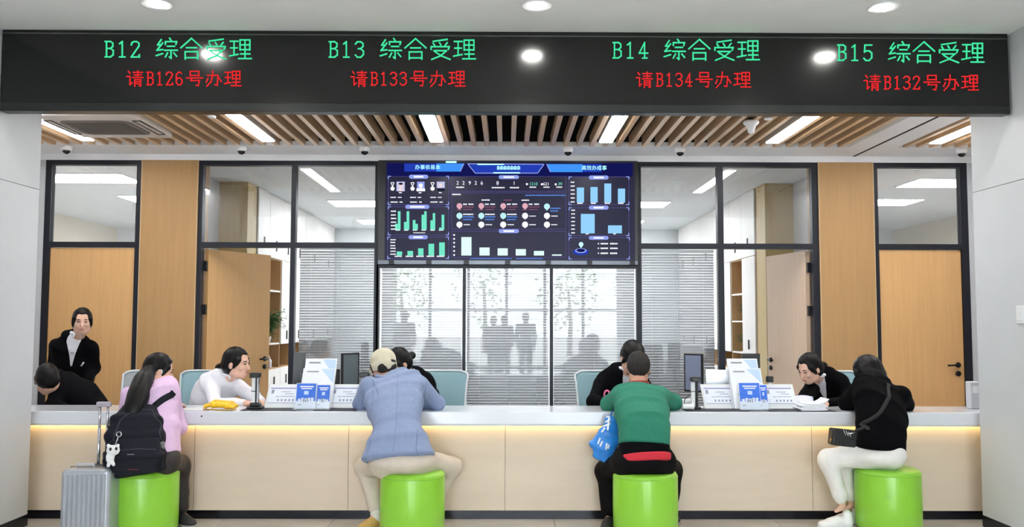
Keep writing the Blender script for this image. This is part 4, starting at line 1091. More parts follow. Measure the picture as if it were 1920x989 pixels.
b = Sdf(.007, .03); b.loft(inner(lv, .03), p=2.2)
Ph, F = add_head(b, hc, hf, .97, neck=P(1635, 712, 6.5))
for s_, e_, w_ in ((sL, eL, wL), (sR, eR, wR)): b.cone(s_, .038, e_, .033); b.cone(e_, .033, w_, .025)
legs_under(b, hL, hR, kL, kR, aL, aR, .02); toe_of(b, aL, (-.9, -.2)); toe_of(b, aR, (-.9, -.2))
add_hand(b, wL, (.3, .9, 0), (0, 0, -1), -1, .4); add_hand(b, wR, (-.6, .8, 0), (0, 0, -1), 1, .4)
b.build('body', skin, bp_)
bsw = mat('black_knit', (8, 8, 11), .9, spec=.08, var=.15, vscale=30, bump=.25, bscale=300)
s = Sdf(.009, .03); s.loft(lv, p=2.5, cap=.25)
for s_, e_, w_ in ((sL, eL, wL), (sR, eR, wR)): s.cone(s_, .070, e_, .060, k=.04); s.cone(e_, .060, Vector(e_).lerp(Vector(w_), .85), .046)
s.noise = folds(.0022, 18, 21); bswo = s.build('sweater', bsw, bp_)
gry = mat('light_grey_trousers', (232, 230, 226), .8, var=.03, vscale=25, bump=.1, bscale=220)
s = Sdf(.009, .035); s.cone(hL, .105, hR, .105, k=.03); s.ell(P(1650, 856, 6.15), (.16, .13, .075))
for h_, k_, a_ in ((hL, kL, aL), (hR, kR, aR)):
    e_ = Vector(k_).lerp(Vector(a_), .80); s.cone(h_, .092, k_, .068); s.cone(k_, .068, e_, .046); s.cone(e_, .046, Vector(k_).lerp(Vector(a_), .9), .038)
s.noise = folds(.0035, 26, 8); s.build('trousers', gry, bp_)
wsh = mat('white_sneaker', (238, 238, 238), .5, var=.02); wso = mat('white_sole', (230, 230, 228), .5)
for a_, d_ in ((aL, (-.95, -.12)), (aR, (-.9, -.15))):
    h_ = Vector((a_.x, a_.y, 0)); d_ = Vector((d_[0], d_[1], 0)).normalized(); sh = shoe('sneaker', h_-d_*.07, h_+d_*.19, wsh, wso, bp_)
    b2 = MB()
    for i in range(4):
        c = h_+d_*(.055+i*.024)+Vector((0, 0, .080-i*.009)); sd = Vector((-d_.y, d_.x, 0)); b2.tube([c-sd*.016-Vector((0, 0, .006)), c+Vector((0, 0, .002)), c+sd*.016-Vector((0, 0, .006))], .003, 6)
    o = b2.build('laces', wso, sh); o['kind'] = 'stuff'
s = Sdf(.006, .015)
s.ell(Ph(0, -.012, .036), (.092, .108, .102), F, k=.01)
s.loft([(Ph(0, -.03, .02), F[0], F[1], .096, .085), (Ph(0, -.045, -.05), F[0], F[1], .100, .080), (V3(P(1638, 728, 6.49)), F[0], F[1], .092, .055), (V3(P(1641, 742, 6.43)), F[0], F[1], .062, .03)], p=2.2, k=.02)
s.cone(Ph(-.082, .03, .01), .024, Ph(-.080, .035, -.10), .014, k=.02); s.cone(Ph(.082, .03, .01), .024, Ph(.080, .03, -.10), .016, k=.02)
s.ell(Ph(0, .10, -.05), (.066, .075, .09), F, k=.012, sub=True); s.noise = strands(.0012, seed=5); s.build('hair', hairm, bp_)
# crossbody bag hanging at the front
bagp = P(1580, 822, 6.15)
cb = thing('crossbody_bag', 'small black crossbody bag with silver hardware of the person in black', 'bag', bagp-Vector((0, 0, .07)))
lea = mat('black_leather', (18, 18, 20), .42, var=.1, vscale=40, bump=.2, bscale=180)
pts = [P(1556, 812, 6.15), P(1570, 803, 6.15), P(1602, 806, 6.15), P(1604, 834, 6.15), P(1566, 841, 6.15), P(1558, 826, 6.15)]
b2 = MB(); b2.bevbox(-.092, .088, -.036, .036, -.058, .058, .012, 3); b2.bevbox(-.088, .084, -.041, -.034, -.005, .060, .004, 2)
Rb = Matrix.Translation(P(1580, 821, 6.13)) @ Matrix.Rotation(math.radians(8), 4, 'Z') @ Matrix.Rotation(math.radians(7), 4, 'Y'); b2.v = [Rb @ v_ for v_ in b2.v]
bg_ = b2.build('pouch', lea, cb)
b2 = MB()
for dx in (0, 7, 14): b2.tube([P(1581+dx*.7, 806+dx*.3, 6.086), P(1586+dx*.7, 817+dx*.2, 6.080)], .0035, 6)
o = b2.build('hardware', silver, cb); o['kind'] = 'stuff'
b2 = MB(); b2.tube([P(1590, 814, 6.085), P(1598, 813, 6.085), P(1606, 810, 6.10)], .006, 8); b2.build('buckle', silver, cb)
b2 = MB(); b2.tube([P(1558, 822, 6.10), P(1557, 830, 6.10)], .006, 8); b2.build('ring', mat('brass', (196, 160, 96), .3, metal=.9), cb)
strapm = mat('dark_webbing', (26, 26, 29), .75, var=.1, vscale=60)
line_on(bswo, [P(1670, 722, 6.3), P(1668, 742, 6.2), P(1652, 772, 6.1), P(1632, 793, 6.05), P(1618, 803, 6.05)], .004, 'shoulder_strap', strapm, cb, (0, 1, 0), n=30, flat=.013, lift=.003)
b2 = MB(); b2.tube([P(1620, 802, 6.07), P(1612, 806, 6.07), P(1604, 808, 6.09)], .009, 8); b2.build('strap_end', strapm, cb)

# ---- girl with the backpack --------------------------------------------------------
gl = person('seated girl in a pink hoodie with a long black ponytail', (P(288, 855, 6.1).x, 6.12, 0))
fr = (.38, 1)
lv = spine_levels([(P(290, 852, 6.12), .180, .145), (P(287, 812, 6.14), .180, .14), (P(284, 770, 6.22), .195, .135), (P(282, 752, 6.28), .190, .105), (P(285, 738, 6.32), .140, .078), (P(290, 727, 6.35), .070, .056)], fr)
hL, hR = P(268, 862, 6.12), P(308, 862, 6.08); kL, kR = P(296, 872, 6.40), P(337, 874, 6.34); aL, aR = P(290, 956, 6.36), P(340, 956, 6.34)
sL, sR = P(243, 744, 6.33), P(321, 746, 6.28); eL, eR = P(236, 800, 6.34), P(332, 800, 6.33); wL, wR = P(262, 762, 6.58), P(326, 762, 6.58)
hc = P(298, 695, 6.48); hf = head_frame((.86, .48, -.28))
b = Sdf(.007, .03); b.loft(inner(lv, .03), p=2.2)
Ph, F = add_head(b, hc, hf, .95, neck=P(292, 718, 6.39))
for s_, e_, w_ in ((sL, eL, wL), (sR, eR, wR)): b.cone(s_, .036, e_, .032); b.cone(e_, .032, w_, .024)
legs_under(b, hL, hR, kL, kR, aL, aR, .02); toe_of(b, aL, (.3, .3)); toe_of(b, aR, (.3, .3))
add_hand(b, wL, (.6, .75, 0), (0, 0, -1), -1, .4); add_hand(b, wR, (.1, .95, 0), (0, 0, -1), 1, .4)
b.build('body', skin, gl)
face_parts(Ph, gl)
pnk = mat('pink_fleece', (226, 192, 228), .88, var=.04, vscale=30, bump=.15, bscale=220)
s = Sdf(.009, .03); s.loft(lv, p=2.4, cap=.25)
for s_, e_, w_ in ((sL, eL, wL), (sR, eR, wR)): s.cone(s_, .066, e_, .062, k=.04); s.cone(e_, .062, Vector(e_).lerp(Vector(w_), .82), .046)
s.noise = folds(.0055, 22, 31); hood = s.build('hoodie', pnk, gl)
s = Sdf(.008, .02); f_, r_ = dirs(fr)
nb = V3(P(291, 724, 6.375))
ring = [nb+r_*math.cos(t)*.085+f_*math.sin(t)*.072+ZUP*(.014*math.sin(t)) for t in np.linspace(math.pi*.9, math.pi*2.1, 11)]
s.chain(ring, [.022, .026, .030, .033, .035, .036, .035, .033, .030, .026, .022], k=.02)
s.cone(nb-f_*.085+r_*.055-ZUP*.02, .034, nb-f_*.085-r_*.055-ZUP*.02, .034, k=.03); s.cone(nb-f_*.10-ZUP*.035, .030, nb-f_*.105-ZUP*.075, .020, k=.03)
s.noise = folds(.003, 30, 33)
s.build('hood', pnk, hood)
s = Sdf(.009, .04); s.cone(hL, .105, hR, .105, k=.03)
for h_, k_, a_ in ((hL, kL, aL), (hR, kR, aR)): s.cone(h_, .092, k_, .066); s.cone(k_, .066, Vector(k_).lerp(Vector(a_), .96), .05)
s.noise = folds(.0035, 24, 9); s.build('trousers', mat('dark_brown_trousers', (40, 34, 34), .6, var=.12, vscale=20), gl)
for a_, d_ in ((aL, (.35, -.35)), (aR, (.45, -.3))):
    h_ = Vector((a_.x, a_.y, 0)); d_ = Vector((d_[0], d_[1], 0)).normalized(); shoe('shoe', h_-d_*.06, h_+d_*.16, gsh, gso, gl)
s = Sdf(.006, .012); cap_hair(s, Ph, F, .95, thick=.012, low=-.05, full=False); s.noise = strands(.0016, seed=7); hr = s.build('hair', hairm, gl)
s = Sdf(.006, .02); pt = [P(287, 690, 6.385), P(279, 697, 6.30), P(268, 716, 6.17), P(259, 744, 6.07), P(249, 772, 5.985), P(238, 796, 5.95)]
nn = 26; tt = np.linspace(0, len(pt)-1, nn); pa = np.array([V3(q_) for q_ in pt])
cp_ = [np.array([np.interp(t_, range(len(pt)), pa[:, d_]) for d_ in range(3)]) for t_ in tt]
for _ in range(3): cp_ = [cp_[0]]+[(cp_[i-1]+2*cp_[i]+cp_[i+1])/4 for i in range(1, nn-1)]+[cp_[-1]]
rr_ = np.interp(tt, range(len(pt)), (.018, .044, .066, .072, .060, .014))
s.chain(cp_, list(rr_), k=.02, flat=((.1, 1, .35), .55)); s.cone(P(262, 722, 6.16), .028, P(232, 788, 5.98), .014, k=.02); s.cone(P(282, 712, 6.2), .018, P(285, 738, 6.15), .006, k=.015); s.noise = strands(.0007, seed=9, f=220)
pn = s.build('ponytail', hairm, gl)
b2 = MB(); c = V3(P(284, 693, 6.385)); ax = unit(V3(pt[0])-V3(pt[2])); u1 = unit(np.cross(ax, ZUP)); u2 = np.cross(ax, u1)
b2.tube([c+(u1*math.cos(t)+u2*math.sin(t))*.023 for t in np.linspace(0, 2*math.pi, 17)[:-1]], .006, 8, closed=True); b2.build('hair_tie', mat('grey_hair_tie', (186, 182, 190), .6), pn)
b2 = MB(); b2.tube([Ph(.078, -.005, .02), Ph(.083, .012, -.002), Ph(.080, .014, -.03)], .005, 6); b2.build('glasses_arm', whitep, gl)
# backpack
bk = thing('backpack', 'large black backpack with a front pocket worn by the girl in pink', 'backpack', (P(255, 890, 5.95).x, 5.95, .44))
nyl = mat('black_nylon', (18, 21, 32), .65, spec=.25, var=.12, vscale=50, bump=.2, bscale=260)
rb = (1, .12, 0); fb = (-.12, 1, 0)
s = Sdf(.008, .02); s.loft([(P(254, 886, 5.95), rb, fb, .180, .075), (P(252, 860, 5.96), rb, fb, .188, .085), (P(254, 820, 5.98), rb, fb, .182, .085), (P(258, 790, 6.01), rb, fb, .165, .075), (P(262, 768, 6.05), rb, fb, .120, .055)], p=3.2, cap=.35)
s.noise = folds(.0025, 18, 41); bko = s.build('main_compartment', nyl, bk)
s = Sdf(.008, .02); s.loft([(P(252, 884, 5.875), rb, fb, .150, .03), (P(252, 855, 5.865), rb, fb, .158, .036), (P(253, 826, 5.88), rb, fb, .150, .028)], p=3.4, cap=.4); s.noise = folds(.002, 20, 42); pk = s.build('front_pocket', nyl, bk)
zipm = mat('zip_dark', (46, 50, 62), .5, var=.05)
line_on(bko, [P(214, 830, 5.9), P(222, 790, 5.9), P(245, 770, 5.9), P(275, 772, 5.9), P(292, 795, 5.9), P(298, 830, 5.9)], .0035, 'zip', zipm, bk, (0, 1, 0), n=40)
line_on(pk, [P(222, 846, 5.8), P(252, 844, 5.8), P(286, 846, 5.8)], .003, 'zip', zipm, pk, (0, 1, 0), n=20)
for px0, px1, py, m_, nm in ((236, 249, 854, mat('grey_print', (170, 172, 178), .6), 'logo_print'), (234, 255, 883, mat('red_print', (150, 34, 44), .6), 'red_print')):
    for i in range(6):
        x = px0+(px1-px0)*i/6; line_on(pk, [P(x, py, 5.8), P(x+(px1-px0)/8, py, 5.8)], .0022, nm, m_, pk, (0, 1, 0), n=2)
line_on(hood, [P(284, 764, 6.0), P(297, 752, 6.0), P(308, 744, 6.0), P(316, 738, 6.05)], .006, 'shoulder_strap', nyl, bk, (0, 1, 0), n=26, flat=.022, lift=.002)
line_on(hood, [P(232, 790, 6.0), P(236, 765, 6.0), P(243, 738, 6.1)], .006, 'shoulder_strap', nyl, bk, (0, 1, 0), n=26, flat=.022, lift=.002)
b2 = MB(); b2.tube([P(258, 768, 6.05), P(262, 757, 6.06), P(272, 757, 6.06), P(277, 768, 6.06)], .008, 8); b2.build('grab_handle', nyl, bk)
for k_, px in enumerate((302, 205)):
    s = Sdf(.007, .015); s.loft([(P(px, 882, 5.98), (0, 1, 0), (1, 0, 0), .055, .03), (P(px, 848, 5.98), (0, 1, 0), (1, 0, 0), .058, .032)], p=2.5, cap=.3); s.build('side_pocket', nyl, bk)
# water bottle
q = P(300, 846, 5.965)
wb = thing('water_bottle', 'small clear plastic water bottle in the side pocket of the backpack', 'bottle', q)
pet = mat('clear_plastic', (225, 232, 238), .12, trans=.75)
b2 = MB(); b2.lathe([(.026, -.06), (.028, -.05), (.028, 0), (.024, .01), (.028, .02), (.024, .032), (.028, .042), (.026, .056), (.012, .075), (.012, .082)], q, 20); b2.build('bottle_body', pet, wb)
b2 = MB(); b2.lathe([(.015, .082), (.015, .098), (.013, .100), (0, .100)], q, 18); b2.build('bottle_cap', whitep, wb)
# plush charm
q = P(210, 852, 5.785)
ch = thing('plush_charm', 'small white plush key charm with dark eyes hanging from the backpack', 'charm', q-Vector((0, 0, .06)))
plu = mat('white_plush', (236, 236, 238), .9, var=.03, bump=.4, bscale=200)
s = Sdf(.005, .012); s.ell(P(212, 845, 5.785), (.042, .032, .034)); s.ell(P(207, 858, 5.785), (.026, .024, .030)); s.cone(P(205, 866, 5.785), .012, P(203, 874, 5.775), .011); s.cone(P(210, 866, 5.785), .012, P(213, 872, 5.775), .011); s.cone(P(203, 856, 5.775), .010, P(202, 864, 5.765), .009)
s.ell(P(203, 836, 5.785), (.011, .010, .011)); s.ell(P(221, 836, 5.785), (.011, .010, .011)); s.build('plush_body', plu, ch)
b2 = MB(); b2.ball(P(207, 843, 5.753), (.009, .006, .011), 10, 6); b2.build('eye_patch', blackp, ch); b2 = MB(); b2.ball(P(218, 842, 5.753), (.009, .006, .011), 10, 6); b2.build('eye_patch', blackp, ch)
c = P(223, 815, 5.785); b2 = MB(); b2.tube([c+Vector((math.cos(t)*.016, .0, math.sin(t)*.016)) for t in np.linspace(0, 2*math.pi, 17)[:-1]], .0035, 6, closed=True); b2.build('key_ring', silver, ch)
b2 = MB(); b2.tube([P(222, 819, 5.785), P(219, 828, 5.784), P(215, 837, 5.784)], .0045, 6); b2.build('chain', silver, ch)

# ---- staff behind the counter ------------------------------------------------------
def staff(label, loc, fr, spine, hc, hdir, neck, arms, bun=None, sc=.95, jacket=True, vneck=None, legs=None, hair='bun', seed=0, hands=None, skinm=skin, collar=True, hup=(0, 0, 1), noise=.0035):
    pn = person(label, loc); f_, r_ = dirs(fr)
    lv = spine_levels(spine, fr); fr_h = head_frame(hdir, hup)
    b = Sdf(.007, .03); b.loft(inner(lv, .035), p=2.2)
    Ph, F = add_head(b, hc, fr_h, sc, neck=neck, nr=.046)
    for i, (s_, e_, w_) in enumerate(arms):
        b.cone(s_, .036, e_, .032); b.cone(e_, .032, w_, .024)
        hd = hands[i] if hands else (unit(V3(w_)-V3(e_)), (0, 0, -1), 1 if i else -1, .4)
        add_hand(b, w_, *hd, sc=.95)
    for h_, k_, a_ in legs: b.cone(h_, .06, k_, .04); b.cone(k_, .04, a_, .03); toe_of(b, a_, fr)
    b.build('body', skinm, pn); face_parts(Ph, pn)
    top = Sdf(.009, .028); top.loft(lv, p=2.4, cap=.25)
    for s_, e_, w_ in arms: top.cone(s_, .062, e_, .052, k=.035); top.cone(e_, .052, Vector(e_).lerp(Vector(w_), .9), .040)
    top.noise = folds(noise, 21, seed)
    if jacket:
        if vneck is not None:
            kb, hw = vneck                # chest level of the lapel notch, half width at the neck
            sf = lambda l: l[0]+l[2]*l[4]*.93
            v0, v1, v2 = sf(lv[kb]), sf(lv[-2]), sf(lv[-1])
            top.cone(v0, .008, v1, hw*.85, k=.010, sub=True); top.cone(v1, hw*.85, v2+ZUP*.02, hw, k=.010, sub=True)
            top.cone(v1+f_*.03, hw*.8, v2+ZUP*.03+f_*.03, hw*1.1, k=.010, sub=True)
        jk = top.build('suit_jacket', suit, pn)
        sh = Sdf(.007, .02); L = inner(lv, .013); sh.loft(L, p=2.4, cap=.2); sh.build('shirt', shirtm, pn)
    else:
        jk = top.build('shirt', shirtm, pn)
    if collar:
        n_ = V3(neck); ups = ZUP*.024
        cs_ = Sdf(.006, .012)
        ring = [n_+r_*math.cos(t)*.062+f_*math.sin(t)*.056+ups*(.9-.55*max(0, math.sin(t))) for t in np.linspace(math.pi*.62, math.pi*2.38, 13)]
        cs_.chain(ring, [.012]*13, k=.006)
        for e_ in (ring[0], ring[-1]): cs_.cone(e_, .012, e_+f_*.018-ZUP*.032+(e_-n_)*.25, .007, k=.006, flat=(f_, .8))
        cs_.build('collar', shirtm, pn)
    h = Sdf(.006, .012); cap_hair(h, Ph, F, sc, thick=.011, low=-.045 if hair == 'bun' else -.06, full=hair == 'bun')
    if bun is not None: h.ell(bun, (.030, .030, .028), k=.02); h.cone(Ph(0, -.095, .0), .030, bun, .022, k=.025)
    if hair == 'short': h.ell(Ph(0, .0, .085), (.082, .095, .05), F, k=.03)
    h.noise = strands(.0016, seed=seed); h.build('hair', hairm, pn)
    t = Sdf(.010, .04)
    for h_, k_, a_ in legs: t.cone(h_, .10, k_, .068); t.cone(k_, .068, Vector(a_)+Vector((0, 0, .03)), .05)
    t.cone(legs[0][0], .11, legs[1][0], .11); t.build('trousers', blk, pn)
    for h_, k_, a_ in legs:
        d_ = Vector((f_[0], f_[1], 0)); q = Vector((a_[0], a_[1], 0)); shoe('shoe', q-d_*.06, q+d_*.17, gsh, blackp, pn)
    return pn, Ph, F, jk
def seat_legs(c, fr, spread=.10):
    f_, r_ = dirs(fr); c = V3(c); out = []
    for sx in (-1, 1):
        h_ = c+r_*sx*.09; k_ = c+r_*sx*spread+f_*.36; k_[2] = .47; a_ = k_-f_*.04; a_ = np.array((a_[0], a_[1], .09), dtype=np.float32); out.append((h_, k_, a_))
    return out

# woman in the white shirt, in profile
hips = np.array((P(392, 800, 7.42).x, 7.42, .54))
staff('seated clerk in a white shirt leaning on the counter, in profile facing right', (hips[0], 7.42, 0), (.62, -.78),
      [(hips, .165, .13), (P(390, 775, 7.38), .160, .13), (P(398, 745, 7.30), .172, .125), (P(412, 722, 7.22), .160, .10), (P(424, 709, 7.17), .105, .075), (P(430, 702, 7.15), .062, .055)],
      P(444, 682, 7.10), (.93, -.20, -.10), P(431, 706, 7.14),
      [(P(398, 728, 7.12), P(404, 760, 6.92), P(462, 757, 6.80)), (P(440, 722, 7.30), P(476, 744, 7.10), P(488, 754, 6.92))],
      bun=P(411, 690, 7.16), sc=1.0, jacket=False, legs=seat_legs(hips, (.3, -.95)), seed=51, noise=.006,
      hands=[(Vector((.95, -.1, 0)), (0, 0, -1), 1, .35), (Vector((.2, -.9, 0)), (0, 0, -1), -1, .35)])
# clerk opposite the man in the blazer
hips = np.array((P(792, 800, 7.48).x, 7.48, .54))
staff('clerk in a black suit with hair in a bun, opposite the cap wearer', (hips[0], 7.48, 0), (-.42, -.9),
      [(hips, .165, .13), (P(790, 775, 7.44), .162, .125), (P(784, 742, 7.36), .180, .122), (P(778, 716, 7.27), .170, .10), (P(770, 704, 7.21), .115, .08), (P(765, 697, 7.17), .062, .055)],
      P(747, 682, 7.08), (-.66, -.58, -.50), P(762, 700, 7.16),
      [(P(745, 724, 7.22), P(728, 757, 7.00), P(742, 757, 6.80)), (P(800, 716, 7.30), P(812, 752, 7.05), P(775, 757, 6.84))],
      bun=P(772, 667, 7.20), legs=seat_legs(hips, (-.2, -1)), seed=52, vneck=(2, .048))
# clerk opposite the green sweater
hips = np.array((P(1155, 800, 7.48).x, 7.48, .54))
staff('clerk in a black jacket with short black hair, opposite the green sweater', (hips[0], 7.48, 0), (.22, -.97),
      [(hips, .17, .13), (P(1155, 775, 7.44), .175, .13), (P(1158, 742, 7.36), .205, .13), (P(1164, 714, 7.27), .195, .11), (P(1172, 698, 7.21), .125, .085), (P(1177, 690, 7.17), .066, .06)],
      P(1185, 672, 7.08), (.12, -.72, -.62), P(1177, 695, 7.16),
      [(P(1128, 722, 7.26), P(1112, 754, 7.00), P(1150, 757, 6.82)), (P(1204, 716, 7.24), P(1222, 752, 7.02), P(1205, 757, 6.84))],
      bun=None, hair='short', sc=1.02, legs=seat_legs(hips, (.1, -1)), seed=53, vneck=(2, .048))
# clerk at the right with papers
hips = np.array((P(1562, 800, 7.48).x, 7.48, .54))
staff('seated clerk in a black suit and white shirt reading papers, facing left', (hips[0], 7.48, 0), (-.62, -.78),
      [(hips, .165, .13), (P(1562, 775, 7.44), .165, .125), (P(1558, 742, 7.36), .182, .125), (P(1550, 720, 7.28), .172, .10), (P(1540, 708, 7.22), .112, .08), (P(1534, 703, 7.18), .060, .055)],
      P(1518, 692, 7.08), (-.80, -.42, -.42), P(1531, 708, 7.16),
      [(P(1524, 726, 7.16), P(1502, 757, 6.98), P(1497, 755, 6.80)), (P(1578, 726, 7.30), P(1592, 757, 7.02), P(1548, 758, 6.84))],
      bun=P(1544, 686, 7.18), legs=seat_legs(hips, (-.2, -1)), seed=54, vneck=(2, .05))
# standing woman at the left
Yw = 7.85
st, Ph, F, jk = staff('smiling standing woman in a black suit and white shirt in front of the tan door', (P(140, 700, Yw).x, Yw, 0), (.25, -.97),
      [(P(140, 770, Yw+.05), .172, .125), (P(140, 745, Yw+.05), .165, .12), (P(141, 712, Yw+.03), .150, .115), (P(139, 680, Yw), .172, .122), (P(138, 652, Yw-.04), .176, .105), (P(142, 636, Yw-.06), .115, .080), (P(146, 628, Yw-.08), .060, .055)],
      P(154, 604, Yw-.13), (.42, -.88, -.10), P(148, 628, Yw-.09),
      [(P(106, 650, Yw-.02), P(99, 695, Yw+.08), P(108, 735, Yw-.05)), (P(170, 652, Yw-.05), P(176, 690, Yw+.05), P(163, 716, Yw-.14))],
      bun=None, sc=.94, seed=55, vneck=(3, .060),
      legs=[(np.array((P(128, 700, Yw).x, Yw+.05, .78)), np.array((P(128, 700, Yw).x, Yw+.03, .44)), np.array((P(128, 700, Yw).x, Yw+.06, .09))), (np.array((P(152, 700, Yw).x, Yw+.05, .78)), np.array((P(152, 700, Yw).x, Yw+.03, .44)), np.array((P(152, 700, Yw).x, Yw+.06, .09)))],
      hands=[((.25, -.2, -.9), (.9, -.3, .3), 1, .5), ((-.85, -.4, -.3), (0, 0, -1), 1, .5)])
b2 = MB(); b2.tube([P(152, 687, Yw-.20), P(157, 680, Yw-.20)], .006, 8); b2.build('pen', whitep, jk)
box('name_badge', silver, P(152, 661, Yw).x, P(157, 661, Yw).x, Yw-.190, Yw-.184, P(152, 661, Yw).z-.006, P(152, 661, Yw).z+.004, jk)
# bent figure in black at the far left
hips = np.array((P(182, 800, 7.34).x, 7.34, .54))
staff('figure in black bent over the counter at the far left, partly behind the wall', (hips[0], 7.34, 0), (-.85, -.5),
      [(hips, .165, .13), (P(176, 775, 7.32), .175, .135), (P(158, 748, 7.28), .19, .135), (P(132, 732, 7.22), .18, .115), (P(112, 726, 7.16), .12, .085), (P(102, 724, 7.12), .062, .055)],
      P(88, 712, 7.06), (-.55, .75, -.4), P(104, 724, 7.12),
      [(P(106, 742, 7.10), P(100, 760, 7.00), P(120, 764, 6.95)), (P(160, 738, 7.30), P(182, 764, 7.16), P(150, 772, 7.16))],
      bun=P(104, 700, 7.16), legs=seat_legs(hips, (-.3, -1)), seed=56, collar=False, noise=.003,
      hands=[((.9, -.1, -.1), (0, 0, -1), 1, .5), ((-.8, -.4, 0), (0, 0, -1), 1, .4)])

# ---- people in the hall behind the camera, mirrored in the glass ---------------------
def bystander(x, y, face, hgt, m_top, label, seed):
    z = hgt/1.68; f_, r_ = dirs(face); o = np.array((x, y, 0), dtype=np.float32)
    Q = lambda a, bq, c: o+r_*a*z+f_*bq*z+ZUP*c*z
    pn = person(label, (x, y, 0))
    fr = face; b = Sdf(.012, .03)
    lvb = spine_levels([(Q(0, 0, .90), .155*z, .11*z), (Q(0, 0, 1.05), .14*z, .10*z), (Q(0, 0, 1.25), .175*z, .115*z), (Q(0, 0, 1.36), .165*z, .09*z), (Q(0, 0, 1.42), .065*z, .055*z)], fr)
    b.loft(inner(lvb, .02)); Ph, F = add_head(b, Q(0, .02, 1.56), head_frame((face[0], face[1], -.05)), z, neck=Q(0, 0, 1.40))
    arms = [(Q(s_*.185, 0, 1.35), Q(s_*.23, -.02, 1.08), Q(s_*.21, .10, .86)) for s_ in (-1, 1)]
    for i, (a, e_, w_) in enumerate(arms): b.cone(a, .04, e_, .034); b.cone(e_, .034, w_, .024); add_hand(b, w_, (0, 0, -1), r_*(1 if i == 0 else -1), 1 if i else -1, .3)
    lg = [(Q(s_*.09, 0, .88), Q(s_*.09, .01, .48), Q(s_*.095, -.02, .09)) for s_ in (-1, 1)]
    for h_, k_, a_ in lg: b.cone(h_, .07, k_, .05); b.cone(k_, .05, a_, .035); toe_of(b, a_, face)
    b.build('body', skin, pn); face_parts(Ph, pn)
    s = Sdf(.012, .03); s.loft(lvb, p=2.4, cap=.25)
    for a, e_, w_ in arms: s.cone(a, .062, e_, .052); s.cone(e_, .052, Vector(e_).lerp(Vector(w_), .9), .042)
    s.noise = folds(.004, 20, seed); s.build('jacket', m_top, pn)
    s = Sdf(.012, .03)
    for h_, k_, a_ in lg: s.cone(h_, .095, k_, .068); s.cone(k_, .068, a_+ZUP*.02, .055)
    s.build('trousers', blk, pn)
    h = Sdf(.01, .012); cap_hair(h, Ph, F, z, thick=.012); h.build('hair', hairm, pn)
    for h_, k_, a_ in lg: q = Vector((a_[0], a_[1], 0)); d_ = Vector((f_[0], f_[1], 0)); shoe('shoe', q-d_*.06, q+d_*.18, gsh, blackp, pn)
greyj = mat('grey_jacket_cloth', (92, 96, 106), .8, var=.08); navyj = mat('navy_jacket_cloth', (44, 50, 72), .8, var=.08)
MR = lambda px, y: (px-950)/FPX*(2*YB-y)
bystander(MR(760, -3.6), -3.6, (.3, 1), 1.66, greyj, 'person standing in the hall, mirrored in the left pane under the screen', 61)
bystander(MR(926, -4.4), -4.4, (.2, 1), 1.55, navyj, 'person in a dark jacket in the hall, mirrored left of centre', 62)
bystander(MR(946, -4.9), -4.9, (-.2, 1), 1.57, suit, 'person in black standing in the hall, mirrored at the centre', 63)
bystander(MR(986, -4.2), -4.2, (0, 1), 1.64, greyj, 'person in a grey jacket standing in the hall, mirrored right of centre', 64)
# trees outside the glazed front
leafm = mat('tree_leaves', (120, 150, 84), .7, var=.3, vscale=6); barkm = mat('bark', (110, 92, 76), .9, var=.2)
for i, (x, y, hgt) in enumerate(((-8, -20, 5.0), (-4.2, -18, 4.2), (-1.0, -22, 5.2), (2.6, -19, 4.4), (6.0, -21, 5.0), (9.5, -19, 4.6))):
    t = thing('garden_tree', 'leafy green tree outside the glazed front, %s from the left' % ['first', 'second', 'third', 'fourth', 'fifth', 'sixth'][i], 'tree', (x, y, 0), group='trees outside')
    b2 = MB(); b2.tube([(x, y, -.02), (x+.05, y, hgt*.3), (x-.04, y, hgt*.62)], [.11, .085, .05], 8); b2.build('trunk', barkm, t)
    r = random.Random(i); b2 = MB()
    for k in range(260):
        u, v_ = r.uniform(0, 2*math.pi), r.uniform(-1, 1); rr = r.random()**.4; ss = math.sqrt(1-v_*v_)
        c = Vector((x+math.cos(u)*ss*rr*1.5, y+math.sin(u)*ss*rr*1.5, hgt*.60+v_*rr*hgt*.42)); n1 = Vector((r.uniform(-1, 1), r.uniform(-1, 1), r.uniform(-1, 1))).normalized(); n2 = n1.orthogonal().normalized(); l = r.uniform(.07, .15)
        b2.add([c-n1*l, c+n2*l*.5, c+n1*l, c-n2*l*.5], [(0, 1, 2, 3)])
    o = b2.build('leaves', leafm, t); o['kind'] = 'stuff'

# ================================================================ furniture
grn_v = mat('lime_vinyl', (142, 206, 58), .30, var=.03, vscale=5, bump=.03, bscale=30, coat=.15)
proto = None
for x_px, yc, wd in ((272, 6.15, 'under the girl with the backpack'), (773.5, 6.10, 'under the man in the blazer'), (1210, 6.10, 'under the person in the green sweater'), (1665, 6.24, 'under the person in the black sweater')):
    x = at(x_px, 940, yc).x
    if proto is None:
        t = proto = thing('round_stool', '', 'stool', (0, 0, 0))
        n = 56; b = MB()
        b.lathe([(.0, .012), (.205, .012), (.214, .018), (.219, .03), (.221, .20), (.220, .375), (.217, .400), (.208, .416), (.19, .4235), (.10, .427), (0, .428)], (0, 0, 0), n); b.build('upholstery', grn_v, t)
        b = MB(); b.tube([(.2185*math.cos(a), .2185*math.sin(a), .392) for a in np.linspace(0, 2*math.pi, n+1)[:-1]], .0035, 6, closed=True); b.build('piping', grn_v, t)
        b = MB(); b.lathe([(.0, 0), (.195, 0), (.195, .013), (0, .013)], (0, 0, 0), n); b.build('base', blackp, t)
    else: t = copy_tree(proto)
    t.location = (x, yc, 0); t['label'] = 'round lime green padded stool '+wd; t['group'] = 'green stools'

